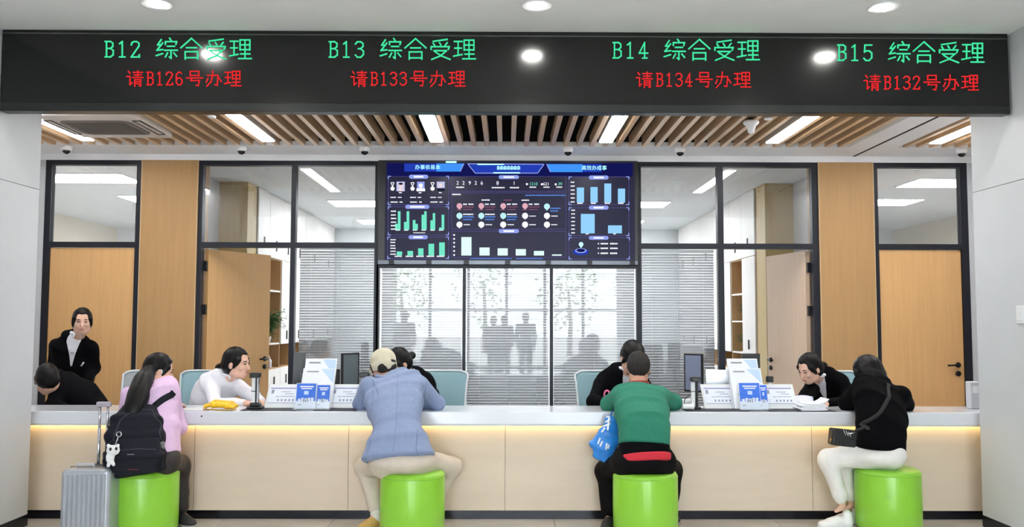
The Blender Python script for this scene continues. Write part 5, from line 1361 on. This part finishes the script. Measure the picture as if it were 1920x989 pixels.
# suitcase
sx, sy = at(152, 940, 5.90).x, 5.93
sc_ = thing('suitcase', 'silver ribbed trolley suitcase with raised handle beside the girl', 'suitcase', (sx, sy, 0), rz=0)
slv = mat('silver_shell', (176, 180, 188), .3, metal=.35, var=.05, vscale=10); 
x0, x1, y0, y1, z0, z1 = at(115, 930, 5.82).x, at(207, 930, 5.82).x, 5.80, 6.02, .055, .475
b = MB(); b.bevbox(x0, x1, y0, y1, z0, z1, .03, 4); shl = b.build('shell', slv, sc_)
for k in range(9):
    x = x0+.035+k*(x1-x0-.07)/8; q = MB(); q.bevbox(x-.011, x+.011, y0-.010, y0+.004, z0+.03, z1-.03, .004, 1); q.build('rib', slv, shl)
for k in range(3):
    y = y0+.045+k*.06; q = MB(); q.bevbox(x0-.010, x0+.004, y-.011, y+.011, z0+.03, z1-.03, .004, 1); q.build('rib', slv, shl)
b = MB(); b.bevbox(x0+.01, x1-.01, (y0+y1)/2-.006, (y0+y1)/2+.006, z0+.01, z1+.004, .003, 1); b.build('zip_band', mat('dark_grey_zip', (74, 76, 82), .5, var=.05), sc_)
hx0, hx1, hy = at(184, 820, 5.97).x, at(201.5, 820, 5.99).x, 5.985
zt_ = at(190, 760, hy).z
for hx in (hx0, hx1):
    b = MB(); b.tube([(hx, hy, z1-.02), (hx, hy, zt_-.16)], .0105, 10); b.tube([(hx, hy, zt_-.17), (hx, hy, zt_)], .0085, 10); b.build('handle_tube', mat('chrome_tube', (214, 216, 222), .16, metal=.9), sc_)
b = MB(); b.bevbox(hx0-.022, hx1+.022, hy-.016, hy+.016, zt_-.012, zt_+.022, .008, 3); b.build('handle_grip', mat('grey_grip', (168, 160, 172), .5, var=.04), sc_)
b = MB(); b.bevbox(hx0-.03, hx1+.03, hy-.02, hy+.02, z1-.008, z1+.008, .004, 2); b.build('handle_well', mat('dark_well', (70, 72, 80), .5), sc_)
b = MB(); b.tube([((x0+x1)/2-.07-.04, 5.91, z1), ((x0+x1)/2-.06-.04, 5.91, z1+.018), ((x0+x1)/2-.0, 5.91, z1+.018), ((x0+x1)/2+.01, 5.91, z1)], .008, 8); b.build('carry_handle', mat('pale_grey_plastic', (196, 198, 204), .4), sc_)
for x in (x0+.04, x1-.04):
    for y in (y0+.04, y1-.04):
        b = MB(); b.lathe([(.024, -.012), (.026, -.008), (.026, .008), (.024, .012)], (x, y, .026), 16, 'x'); b.box(x-.018, x+.018, y-.018, y+.018, .044, .060); b.build('wheel', blackp, sc_)

# clerk chairs
teal = mat('teal_chair_shell', (138, 172, 182), .5, var=.03); rimm = mat('pale_chair_rim', (214, 220, 224), .4)
greys = mat('grey_chair_shell', (150, 156, 160), .5, var=.03)
proto = None
for k, (px, yc, rz, wd) in enumerate(((372, 7.66, -.25, 'behind the clerk in the white shirt'), (828, 7.74, .12, 'behind the clerk opposite the cap wearer'), (1128, 7.74, -.12, 'behind the clerk opposite the green sweater'),
                                       (1578, 7.74, .2, 'behind the clerk reading papers'), (262, 7.62, -.25, 'beyond the girl with the backpack'))):
    x = at(px, 740, yc).x
    if proto is None:
        t = proto = thing('office_chair', '', 'chair', (0, 0, 0))
        zb0, zb1 = .50, 1.0
        def shell(u, v_, off=0):
            w = .185+.05*v_; a = (u-.5)*2; z = zb0+(zb1-zb0)*v_; edge = max(0, abs(a)-.75)/.25; zt = z-(.03*edge**2 if v_ > .9 else 0)
            return Vector((a*w, .06+.10*v_-.09*a*a+.015, zt))
        b = MB(); b.sheet(lambda u, v_: shell(u, v_), 17, 13, .016); b.build('backrest', teal, t)
        b = MB(); rim = [shell(u, 0) for u in np.linspace(0, 1, 10)]+[shell(1, v_) for v_ in np.linspace(.05, 1, 12)]+[shell(u, 1) for u in np.linspace(.95, .05, 12)]+[shell(0, v_) for v_ in np.linspace(1, .05, 12)]
        b.tube(rim, .009, 8, closed=True); b.build('rim', rimm, t)
        b = MB(); b.bevbox(-.215, .215, -.40, .04, .40, .44, .018, 3); b.build('seat', teal, t)
        b = MB(); b.tube([(0, -.16, .10), (0, -.16, .40)], .028, 14); b.build('column', silver, t)
        b = MB(); b.tube([(0, -.05, .41), (0, .07, .43), (0, .10, .62)], .018, 8); b.build('back_stem', rimm, t)
        for q in range(5):
            a = 2*math.pi*q/5+.3; b = MB(); b.tube([(0, -.16, .10), (.27*math.cos(a), -.16+.27*math.sin(a), .065)], [.022, .014], 8); lg_ = b.build('leg', rimm, t)
            c = Vector((.27*math.cos(a), -.16+.27*math.sin(a), .028)); b = MB(); b.lathe([(.022, -.015), (.028, -.01), (.028, .01), (.022, .015)], c, 14, 'x'); b.tube([c, c+Vector((0, 0, .04))], .008, 6); b.build('castor', blackp, lg_)
    else: t = copy_tree(proto)
    t.location = (x, yc, 0); t.rotation_euler = (0, 0, rz); t['label'] = ('teal' if k < 4 else 'grey')+' shell office chair with pale rim '+wd; t['group'] = 'office chairs behind the counter'
    if k == 4:
        for ch_ in t.children:
            if ch_.name.startswith(('backrest', 'seat')): ch_.data = ch_.data.copy(); ch_.data.materials.clear(); ch_.data.materials.append(greys)

# ================================================================ things on the counter
padm = mat('black_desk_mat', (34, 34, 44), .6, var=.08)
for (a, c, y0, y1, wd) in ((452, 556, 6.45, 6.62, 'between the yellow pouch and the blue leaflets'), (588, 668, 6.45, 6.62, 'right of the left blue leaflets'), (1286, 1404, 6.45, 6.64, 'left of the right blue leaflets'), (1440, 1566, 6.45, 6.64, 'under the loose papers')):
    t = thing('desk_mat', 'thin black desk mat on the worktop, '+wd, 'mat', (at((a+c)/2, 768, 6.5).x, 6.53, ZT), group='black desk mats')
    xa_, xb_ = at(a, 768, 6.47).x, at(c, 768, 6.47).x
    b = MB(); b.bevbox(xa_, xb_, y0, y1, ZT+.0005, ZT+.004, .001, 1); b.build('mat_sheet', padm, t)
# tilted sign tablets
paper = mat('sign_paper', (236, 240, 250), .4, var=.01); pline = mat('sign_print_grey', (150, 150, 176), .6); plum = mat('sign_band', (150, 146, 190), .6)
def tilted(t, pa, pb, pc, pd, th, m, nm):   # four corners: bl, br, tr, tl
    n_ = (pb-pa).cross(pd-pa).normalized()
    b = MB(); b.hexa([pa, pb, pc, pd, pa-n_*th, pb-n_*th, pc-n_*th, pd-n_*th]); return b.build(nm, m, t), n_
def slab_from(px0, px1, py_top, Yb, lean, z0=ZT+.005, skew=0):
    xl_, xr_ = at(px0, 765, Yb).x, at(px1, 765, Yb).x; yt = Yb+lean; zt = at((px0+px1)/2, py_top, yt).z
    return [Vector((xl_, Yb, z0)), Vector((xr_, Yb, z0)), Vector((xr_+skew, yt, zt)), Vector((xl_+skew, yt, zt))]
def bil(c, u, v_): return c[0].lerp(c[1], u).lerp(c[3].lerp(c[2], u), v_)
def print_rect(t, c, n_, u0, u1, v0, v1, m, nm='print', l=.0012):
    b = MB(); q = [bil(c, u0, v0), bil(c, u1, v0), bil(c, u1, v1), bil(c, u0, v1)]; b.hexa([p-n_*.0004 for p in q]+[p+n_*l for p in q]); return b.build(nm, m, t)
for a, c_, top_, sk, wd in ((495, 556, 721, .02, 'beside the black and white scanner at left'), (612, 672, 721, .02, 'left of the man in the blazer'), (1322, 1382, 721, -.02, 'beside the white scanner at right'), (1438, 1497, 721, -.02, 'left of the clerk with papers')):
    cc = slab_from(a, c_, top_, 6.62, .07, skew=sk)
    t = thing('service_sign', 'white tilted desk sign with printed card, '+wd, 'desk sign', ((cc[0].x+cc[1].x)/2, 6.66, ZT), group='white desk signs')
    o, n_ = tilted(t, *cc, .012, whitep, 'body')
    print_rect(t, cc, n_, .06, .94, .16, .88, paper, 'card'); print_rect(t, cc, n_, .08, .92, .80, .85, plum, 'band', .0016)
    print_rect(t, cc, n_, .12, .20, .60, .76, pline, 'portrait', .0018)
    b = MB()
    for (u0, u1, v0) in ((.42, .72, .66), (.55, .82, .58), (.28, .40, .46), (.42, .86, .47), (.06, .94, .19)):
        q = [bil(cc, u0, v0), bil(cc, u1, v0), bil(cc, u1, v0+.022), bil(cc, u0, v0+.022)]; b.hexa([p for p in q]+[p+n_*.0018 for p in q])
    o = b.build('small_print', pline, t); o['kind'] = 'stuff'
    for i in range(5): print_rect(t, cc, n_, .35+i*.115, .40+i*.115, .28, .36, pline, 'icon', .0018)
    b = MB(); b.box(cc[0].x+.01, cc[1].x-.01, 6.63, 6.74, ZT+.0045, ZT+.010); b.build('foot', whitep, t)
    b = MB(); m1, m2 = bil(cc, .45, .75), bil(cc, .55, .75); b.hexa([Vector((m1.x, 6.732, ZT+.008)), Vector((m2.x, 6.732, ZT+.008)), Vector((m2.x, 6.738, ZT+.008)), Vector((m1.x, 6.738, ZT+.008)), m1+Vector((0, .008, 0)), m2+Vector((0, .008, 0)), m2+Vector((0, .014, 0)), m1+Vector((0, .014, 0))]); b.build('strut', whitep, t)
# leaflet holders
leafb = mat('leaflet_blue', (58, 116, 226), .35, var=.12, vscale=4); leafw = mat('leaflet_white', (240, 242, 248), .35, var=.01); leafs = mat('leaflet_pale_blue', (196, 218, 246), .35); leafg = mat('leaflet_grey', (150, 150, 160), .5)
acry = glass_mat('acrylic', 1.45, (.96, .98, 1))
def leaflet(label, c, blue, seed):
    t = thing('leaflet', label, 'leaflet', ((c[0].x+c[1].x)/2, c[0].y, c[0].z), group='printed leaflets in the holders')
    o, n_ = tilted(t, *c, .006, leafw, 'sheet')
    if blue:
        print_rect(t, c, n_, .02, .98, .30, .985, leafb, 'blue_field'); b = MB()
        for (u0, u1, v0, h_) in ((.18, .86, .84, .045), (.25, .78, .765, .04)):
            q = [bil(c, u0, v0), bil(c, u1, v0), bil(c, u1, v0+h_), bil(c, u0, v0+h_)]; b.hexa([p for p in q]+[p+n_*.0018 for p in q])
        o = b.build('heading_print', leafw, t); o['kind'] = 'stuff'
        print_rect(t, c, n_, .40, .62, .55, .69, leafs, 'blank_square', .0018)
        r = random.Random(seed)
        for i in range(5): u = .12+i*.16; print_rect(t, c, n_, u, u+.12, .27, .34+r.uniform(.02, .13), leafw, 'building_print', .0018)
        for i in range(3): u = .36+i*.10; print_rect(t, c, n_, u, u+.06, .26, .36+r.uniform(0, .06), leafg, 'figure_print', .0022)
        print_rect(t, c, n_, .12, .30, .14, .165, leafg, 'small_print', .0014)
    else:
        q = [bil(c, .55, .98), bil(c, .97, .98), bil(c, .97, .62)]; b = MB(); b.prism(q, n_*.0014); b.build('corner_print', leafs, t)
        print_rect(t, c, n_, .12, .48, .90, .93, leafg, 'heading_print')
        for u in (.32, .66): p_ = bil(c, u, .55); b = MB(); b.lathe([(.010, 0), (.010, -.0016), (0, -.0016)], p_, 14, 'y'); b.build('round_print', leafg, t)
        print_rect(t, c, n_, .16, .42, .34, .36, leafg, 'small_print'); print_rect(t, c, n_, .22, .40, .28, .30, leafg, 'small_print')
    return t
for side, spec, wd in (('left', dict(tall=(562, 622, 673, .02), blue=((553, 591, 719), (592, 617, 722))), 'left'), ('right', dict(tall=(1374, 1432, 673, -.02), blue=((1388, 1428, 718), (1426, 1441, 722))), 'right')):
    a, c_, top_, sk = spec['tall']
    hx0_, hx1_ = at(spec['blue'][0][0]-2, 768, 6.5).x, at(spec['blue'][1][1]+2, 768, 6.5).x
    ho = thing('leaflet_holder', 'clear acrylic leaflet holder with blue and white leaflets, at the %s' % wd, 'holder', ((hx0_+hx1_)/2, 6.56, ZT), group='leaflet holders')
    box('base', acry, hx0_, hx1_, 6.47, 6.66, ZT+.0045, ZT+.010, ho); 
    b = MB(); b.hexa([Vector((hx0_, 6.468, ZT+.005)), Vector((hx1_, 6.468, ZT+.005)), Vector((hx1_, 6.471, ZT+.005)), Vector((hx0_, 6.471, ZT+.005)), Vector((hx0_, 6.478, ZT+.09)), Vector((hx1_, 6.478, ZT+.09)), Vector((hx1_, 6.481, ZT+.09)), Vector((hx0_, 6.481, ZT+.09))]); b.build('front_pocket', acry, ho)
    b = MB(); b.hexa([Vector((hx0_, 6.64, ZT+.010)), Vector((hx1_, 6.64, ZT+.010)), Vector((hx1_, 6.644, ZT+.010)), Vector((hx0_, 6.644, ZT+.010)), Vector((hx0_, 6.70, ZT+.26)), Vector((hx1_, 6.70, ZT+.26)), Vector((hx1_, 6.704, ZT+.26)), Vector((hx0_, 6.704, ZT+.26))]); b.build('back_plate', acry, ho)
    cc = slab_from(a, c_, top_, 6.585, .09, ZT+.011, sk); leaflet('tall white leaflet at the back of the %s holder' % wd, cc, False, 1)
    cc = slab_from(a-(4 if wd == 'left' else -4), c_-(2 if wd == 'left' else -6), top_+18, 6.555, .085, ZT+.011, sk); leaflet('white leaflet with two round prints in the middle of the %s holder' % wd, cc, False, 2)
    for i, (p0, p1, tp) in enumerate(spec['blue']):
        cc = slab_from(p0, p1, tp, 6.490+i*.030, .045, ZT+.011, 0); leaflet('%s blue leaflet in front of the %s holder' % (('wide', 'narrow')[i], wd), cc, True, 3+i)
# document scanners
for px, yq, dark, wd in ((479, 6.56, True, 'beside the yellow pouch'), (1303, 6.60, False, 'beside the green sleeve')):
    p = at(px, 765, yq); top_ = at(px, 699 if dark else 707, yq).z
    t = thing('document_scanner', ('black and white' if dark else 'white')+' upright document camera on the counter '+wd, 'scanner', (p.x, yq, ZT), group='document cameras')
    b = MB(); 
    if dark: b.bevbox(p.x-.055, p.x+.055, yq-.05, yq+.05, ZT+.0045, ZT+.022, .008, 2); b.bevbox(p.x-.038, p.x+.038, yq-.035, yq+.035, ZT+.02, ZT+.05, .01, 2)
    else: b.bevbox(p.x-.04, p.x+.04, yq-.035, yq+.04, ZT+.0045, ZT+.02, .006, 2)
    b.build('base', blackp, t)
    b = MB(); b.bevbox(p.x-.028, p.x-.0, yq-.018, yq+.018, ZT+.02, top_-.035, .004, 2); b.build('column', whitep, t)
    b = MB(); b.bevbox(p.x+.001, p.x+.010, yq-.018, yq+.018, ZT+.02, top_-.035, .003, 2); b.build('column_rail', blackp, t)
    b = MB(); b.bevbox(p.x+.011, p.x+.022, yq-.018, yq+.018, ZT+.02, top_-.035, .003, 2); b.build('column_strip', silver if dark else blackp, t)
    b = MB(); b.bevbox(p.x-.034, p.x+.034, yq-.06, yq+.022, top_-.036, top_, .006, 2); b.build('camera_head', blackp, t)
    b = MB(); b.box(p.x-.029, p.x+.001, yq-.0185, yq+.0185, ZT+.13, ZT+.136); b.build('column_clamp', blackp, t)
p = at(660, 705, 6.95)      # head of a third scanner behind the man in the cap
t = thing('document_scanner', 'black head of a document camera behind the shoulder of the cap wearer', 'scanner', (p.x, 7.0, ZD), group='document cameras')
pp = at(684, 703, 7.0); b = MB(); b.bevbox(pp.x-.035, pp.x+.035, 6.95, 7.03, pp.z-.02, pp.z+.022, .006, 2); b.build('camera_head', blackp, t)
b = MB(); b.bevbox(pp.x-.018, pp.x+.018, 6.99, 7.02, ZD+.015, pp.z-.02, .004, 2); b.build('column', whitep, t); b = MB(); b.bevbox(pp.x-.05, pp.x+.05, 6.94, 7.06, ZD+.0005, ZD+.018, .006, 2); b.build('base', blackp, t)
# yellow pouch
yl = mat('yellow_pouch_vinyl', (246, 196, 34), .5, var=.06, vscale=12, bump=.15, bscale=60)
t = thing('document_pouch', 'yellow zipped document pouch lying on the worktop', 'pouch', (at(413, 768, 6.5).x, 6.5, ZT))
s = Sdf(.006, .02); s.loft([(at(386, 762, 6.52), (0, 1, 0), (0, 0, 1), .06, .014), (at(404, 757, 6.52), (0, 1, 0), (.05, 0, 1), .075, .026), (at(430, 760, 6.52), (0, 1, 0), (0, 0, 1), .075, .022), (at(443, 763, 6.52), (0, 1, 0), (0, 0, 1), .07, .014)], p=2.6, cap=.4)
s.noise = folds(.003, 30, 71); po_ = s.build('pouch_body', yl, t)
b = MB(); b.tube([at(383, 767, 6.455), at(413, 770, 6.448), at(443, 768, 6.452)], .004, 6); b.build('zip', mat('ochre_zip', (196, 150, 30), .5), t)
b = MB(); b.tube([at(386, 767, 6.45), at(380, 768, 6.44), at(384, 771, 6.43)], .003, 6); b.build('zip_pull', mat('ochre_pull', (180, 140, 40), .4, metal=.6), t)
# white sheet under the pouch side
def sheetpaper(name, label, a, c_, y0, y1, z, grp, m=leafw, curl=0, th=.0012):
    t = thing(name, label, 'paper', (at((a+c_)/2, 768, y0).x, (y0+y1)/2, z), group=grp)
    xa_, xb_ = at(a, 768, y0).x, at(c_, 768, y0).x
    b = MB(); b.sheet(lambda u, v_: Vector((xa_+(xb_-xa_)*u, y0+(y1-y0)*v_, z+th+curl*(max(0, u-.55)/.45)**2)), 12, 4, th); b.build('sheet', m, t); return t
sheetpaper('paper_sheet', 'white paper sheet on the worktop between the girl and the yellow pouch', 330, 384, 6.46, 6.66, ZT+.0005, 'papers on the worktop')
sheetpaper('paper_sheet', 'white paper sheet in front of the man in the blazer', 718, 770, 6.62, 6.83, ZT+.0005, 'papers on the worktop')
sheetpaper('paper_sheet', 'white paper sheet in front of the green sweater', 1172, 1222, 6.64, 6.84, ZT+.0005, 'papers on the worktop')
# loose papers by the right clerk
ptop = ['lowest', 'second lowest', 'middle', 'second highest', 'topmost']
for i in range(5):
    a, c_ = 1504+i*1.5-(i % 2)*6, 1552-(i % 2)*5+i*.5
    sheetpaper('paper_bundle', 'bundle of white papers in front of the right clerk, %s of the stack' % ptop[i], a, c_, 6.46, 6.62, ZT+.0045+i*.011, 'stacked papers at the right', curl=.004 if i < 4 else .035, th=.009)
t = thing('paper_sheet', 'curled white paper sheet held up beside the stacked papers', 'paper', (at(1496, 755, 6.7).x, 6.68, ZT+.02), group='papers on the worktop')
b = MB(); A_, B_, C_, D_ = at(1483, 764, 6.64), at(1528, 766, 6.58), at(1524, 745, 6.74), at(1486, 744, 6.76)
b.sheet(lambda u, v_: A_.lerp(B_, u).lerp(D_.lerp(C_, u), v_)+Vector((0, 0, .012*math.sin(u*3))), 12, 6, .0012); b.build('sheet', mat('lilac_paper', (214, 216, 240), .6, var=.02), t)
# pink loop and white things by the green sweater
t = thing('hand_glass', 'pink rimmed reading glass held by the person in the green sweater', 'magnifier', at(1138, 742, 6.86))
c = at(1138, 741, 6.86); b = MB(); b.tube([c+Vector((.020*math.cos(a), 0, .034*math.sin(a))) for a in np.linspace(0, 2*math.pi, 25)[:-1]], .006, 8, closed=True); b.build('rim', mat('pink_plastic', (236, 112, 164), .4), t)
b = MB(); b.tube([c+Vector((.02, 0, -.012)), at(1152, 748, 6.84)], .007, 8); b.build('handle', mat('pale_pink_plastic', (240, 190, 210), .4), t)
t = thing('card_reader', 'small white card reader with a cable beside the green sleeve', 'card reader', (at(1288, 760, 6.6).x, 6.56, ZT))
s = Sdf(.006, .012); s.loft([(at(1280, 763, 6.55), (0, 1, 0), (0, 0, 1), .05, .018), (at(1298, 763, 6.55), (0, 1, 0), (0, 0, 1), .05, .022)], p=3, cap=.5); s.build('body', whitep, t)
b = MB(); b.tube([at(1283, 757, 6.58), at(1284, 749, 6.66), at(1292, 742, 6.80), at(1300, 745, 6.84)], .0035, 6); b.build('cable', blackp, t)
t = thing('paper_roll', 'white rolled paper beside the card reader and the green sleeve', 'paper', (at(1286, 752, 6.75).x, 6.74, ZT))
b = MB(); b.tube([at(1276, 757, 6.72)+Vector((0, 0, .012)), at(1298, 755, 6.74)+Vector((0, 0, .012))], .02, 14); b.build('sheet', leafw, t)
# device at the right end of the worktop
t = thing('payment_terminal', 'pale grey terminal standing at the right end of the worktop against the wall', 'terminal', (at(1818, 758, 6.7).x, 6.7, ZT))
q0 = at(1815, 740, 6.7).x
b = MB(); b.bevbox(q0, q0+.07, 6.66, 6.74, ZT+.0005, at(1818, 716, 6.7).z, .008, 2); b.build('body', mat('pale_grey_device', (200, 202, 206), .4, var=.02), t); box('screen', whitep, q0+.012, q0+.058, 6.655, 6.6595, ZT+.12, ZT+.17, t)
# monitors behind the counter
def monitor(pL, pR, topL, topR, yL, yR, scr, label, zfoot=ZD, m=None):
    a0, a1 = at(pL, 725, yL), at(pR, 725, yR); zl, zr = at(pL, topL, yL).z, at(pR, topR, yR).z; zt_ = (zl+zr)/2
    zb = zt_-.30 if not scr == 'laptop' else zfoot+.03
    A, B = Vector((a0.x, yL, zb)), Vector((a1.x, yR, zb)); d = (B-A).normalized(); n_ = Vector((d.y, -d.x, 0))
    if n_.y > 0: n_ = -n_
    t = thing('laptop' if scr == 'laptop' else 'computer_monitor', label, 'laptop' if scr == 'laptop' else 'monitor', ((A.x+B.x)/2, (A.y+B.y)/2, zfoot), group='screens behind the counter')
    th = .018; b = MB(); up = Vector((0, 0, zt_-zb)); b.hexa([A, B, B-n_*th, A-n_*th, A+up, B+up, B-n_*th+up, A-n_*th+up]); b.build('casing', silver if scr == 'laptop' else blackp, t)
    if scr != 'laptop':
        i_ = .012; b = MB(); q = [A+d*i_+Vector((0, 0, i_)), B-d*i_+Vector((0, 0, i_)), B-d*i_+up-Vector((0, 0, i_)), A+d*i_+up-Vector((0, 0, i_))]; b.hexa([p-n_*.001 for p in q]+[p+n_*.0015 for p in q]); b.build('screen_face', m, t)
        c = (A+B)/2-n_*.03; b = MB(); b.bevbox(c.x-.02, c.x+.02, c.y-.012, c.y+.012, zfoot+.01, zt_-.12, .004, 1); b.build('stand', blackp, t); b = MB(); b.bevbox(c.x-.09, c.x+.09, c.y-.05, c.y+.05, zfoot+.0005, zfoot+.012, .004, 1); b.build('foot', blackp, t)
    else:
        b = MB(); b.hexa([A-Vector((0, 0, .025)), B-Vector((0, 0, .025)), B-Vector((0, 0, .025))-n_*.18, A-Vector((0, 0, .025))-n_*.18, A-Vector((0, 0, .012)), B-Vector((0, 0, .012)), B-Vector((0, 0, .012))-n_*.18, A-Vector((0, 0, .012))-n_*.18]); b.build('keyboard_base', silver, t)
m1 = mat('monitor_grey_green', (92, 104, 108), .3, var=.05); m2 = mat('monitor_blue_grey', (120, 128, 152), .3, var=.05)
monitor(641, 673, 664, 661, 6.94, 7.06, 'm', 'dark monitor back standing left of the cap wearer', m=m1)
monitor(1283, 1317, 664, 664, 7.06, 6.94, 'm', 'blue-grey monitor standing right of the green sweater', m=m2)
monitor(550, 572, 663, 660, 7.06, 7.08, 'm', 'black monitor behind the left leaflet holder', m=blackp)
monitor(620, 637, 695, 691, 7.00, 7.04, 'laptop', 'grey laptop lid behind the left leaflet holder')
monitor(1324, 1374, 690, 698, 7.02, 6.98, 'laptop', 'silver laptop lid behind the right desk sign')
monitor(1392, 1426, 663, 664, 7.07, 7.07, 'm', 'dark monitor top behind the right tall leaflet', m=blackp)
p = at(1443, 712, 6.98); t = thing('webcam', 'small black webcam on a white stand beside the right leaflet holder', 'webcam', (p.x, 6.98, ZD))
b = MB(); b.bevbox(p.x-.025, p.x+.025, 6.955, 7.005, p.z-.022, p.z+.025, .006, 2); b.build('camera_head', blackp, t); b = MB(); b.bevbox(p.x-.012, p.x+.012, 6.97, 6.99, ZD+.001, p.z-.022, .003, 1); b.build('stand', whitep, t)
p = at(636, 715, 6.95); t = thing('paper_cup', 'small pale cup behind the left desk sign', 'cup', (p.x, 6.95, ZD))
b = MB(); b.lathe([(.026, .001), (.034, .13), (.031, .13), (.024, .008), (0, .006)], (p.x, 6.95, ZD), 20); b.build('cup_body', mat('pale_cup', (206, 206, 204), .5), t); b = MB(); b.lathe([(.036, .128), (.036, .138), (0, .140)], (p.x, 6.95, ZD), 20); b.build('lid', blackp, t)
# blue shopping bag
p = at(1136, 825, 6.22)
t = thing('shopping_bag', 'blue plastic bag with white print hanging at the left side of the green sweater', 'bag', p-Vector((0, 0, .18)))
blub = mat('blue_bag_plastic', (40, 132, 220), .38, var=.10, vscale=10, bump=.3, bscale=25)
s = Sdf(.008, .02); s.loft([(at(1124, 861, 6.24), (1, .25, .22), (0, 1, 0), .042, .03), (at(1131, 845, 6.24), (1, .25, .2), (0, 1, 0), .070, .045), (at(1142, 815, 6.27), (1, .25, .1), (0, 1, 0), .068, .045), (at(1150, 786, 6.30), (1, .25, 0), (0, 1, 0), .040, .025)], p=2.6, cap=.4); s.noise = folds(.006, 34, 77); bo = s.build('bag_body', blub, t)
whp = mat('white_print', (236, 240, 246), .5)
for k, (a, c_) in enumerate((((1142, 789), (1154, 785)), ((1140, 798), (1150, 792)), ((1136, 806), (1150, 800)), ((1124, 838), (1129, 826)), ((1128, 842), (1133, 832)), ((1139, 848), (1141, 836)), ((1143, 846), (1145, 838)), ((1132, 816), (1138, 808)))):
    line_on(bo, [at(*a, 6.1), at(*c_, 6.1)], .0035, 'print_mark', whp, bo, (0, 1, 0), n=4, flat=.006)
b = MB(); b.tube([at(1144, 788, 6.30), at(1146, 776, 6.38), at(1150, 770, 6.45)], .006, 8); b.build('bag_handle', blub, t)

# ================================================================ things in the offices
def pot_plant(label, c, hgt, n_, seed, spread, potm, droop=0, bias=None):
    t = thing('potted_plant', label, 'plant', c); r = random.Random(seed)
    b = MB(); b.lathe([(.035, .0), (.048, .08), (.052, .085), (.044, .085), (.04, .07), (0, .07)], c, 18); b.build('pot', potm, t)
    st_ = MB(); lm = mat('plant_leaf_green', (64, 104, 52), .45, var=.2, vscale=20); k = 0
    for i in range(n_):
        a = r.uniform(0, 2*math.pi) if bias is None else bias+r.uniform(-1.5, 1.5); l = hgt*r.uniform(.5, 1); sp = spread*r.uniform(.3, 1)
        pts = [Vector(c)+Vector((0, 0, .07)), Vector(c)+Vector((math.cos(a)*sp*.4, math.sin(a)*sp*.4, .07+l*.6)), Vector(c)+Vector((math.cos(a)*sp, math.sin(a)*sp, .07+l-droop*r.uniform(.3, 1)))]
        st_.tube(pts, [.003, .0025, .0015], 5)
        for j in range(5):
            u = .35+.16*j; q = pts[0].lerp(pts[1], min(1, u*1.6)) if u < .6 else pts[1].lerp(pts[2], (u-.6)/.4)
            d_ = Vector((math.cos(a+r.uniform(-1.6, 1.6)), math.sin(a+r.uniform(-1.6, 1.6)), r.uniform(-.5, .6))).normalized(); s_ = d_.cross(Vector((0, 0, 1))).normalized(); ll = r.uniform(.05, .085)
            lf_ = MB(); up_ = Vector((0, 0, .006)); lf_.add([q, q+d_*ll*.45+s_*ll*.28+up_, q+d_*ll, q+d_*ll*.45-s_*ll*.28+up_, q+d_*ll*.45-up_*.3], [(0, 1, 4), (1, 2, 4), (2, 3, 4), (3, 0, 4)]); lf_.build('leaf', lm, t); k += 1
    o = st_.build('stems', mat('plant_stem', (86, 106, 60), .6), t); o['kind'] = 'stuff'
potw = mat('white_pot', (222, 220, 214), .4)
pot_plant('leafy trailing plant on the office shelf beyond the left open door', (-3.15, 11.66, 1.141), .50, 60, 1, .24, potw, .30, bias=0)
pot_plant('small dark plant in a white pot on the shelf beyond the right open door', (3.20, 11.70, 1.451), .12, 7, 2, .08, potw)
pot_plant('spreading plant in a dark glass pot on the lower shelf beyond the right open door', (3.20, 11.70, 1.041), .20, 8, 3, .18, mat('dark_pot', (60, 56, 50), .3), .06)
redx = mat('red_cylinder', (170, 34, 34), .4)
t = thing('fire_extinguisher', 'small red fire extinguisher on the shelf beyond the left open door', 'extinguisher', (-3.20, 11.50, .813))
b = MB(); b.lathe([(.05, 0), (.055, .02), (.055, .17), (.03, .21), (.02, .22)], (-3.20, 11.50, .813), 18); b.build('cylinder', redx, t); b = MB(); b.bevbox(-3.22, -3.18, 11.45, 11.53, 1.033, 1.06, .006, 1); b.build('valve', blackm, t)
t = thing('lotion_bottle', 'white pump bottle on the shelf beyond the left open door', 'bottle', (-3.12, 11.66, .813))
b = MB(); b.lathe([(.028, 0), (.03, .01), (.03, .10), (.012, .125), (.012, .14)], (-3.12, 11.66, .813), 16); b.build('bottle_body', whitep, t); b = MB(); b.tube([(-3.12, 11.66, .953), (-3.12, 11.66, .975), (-3.12, 11.63, .978)], .006, 6); b.build('pump', whitep, t)
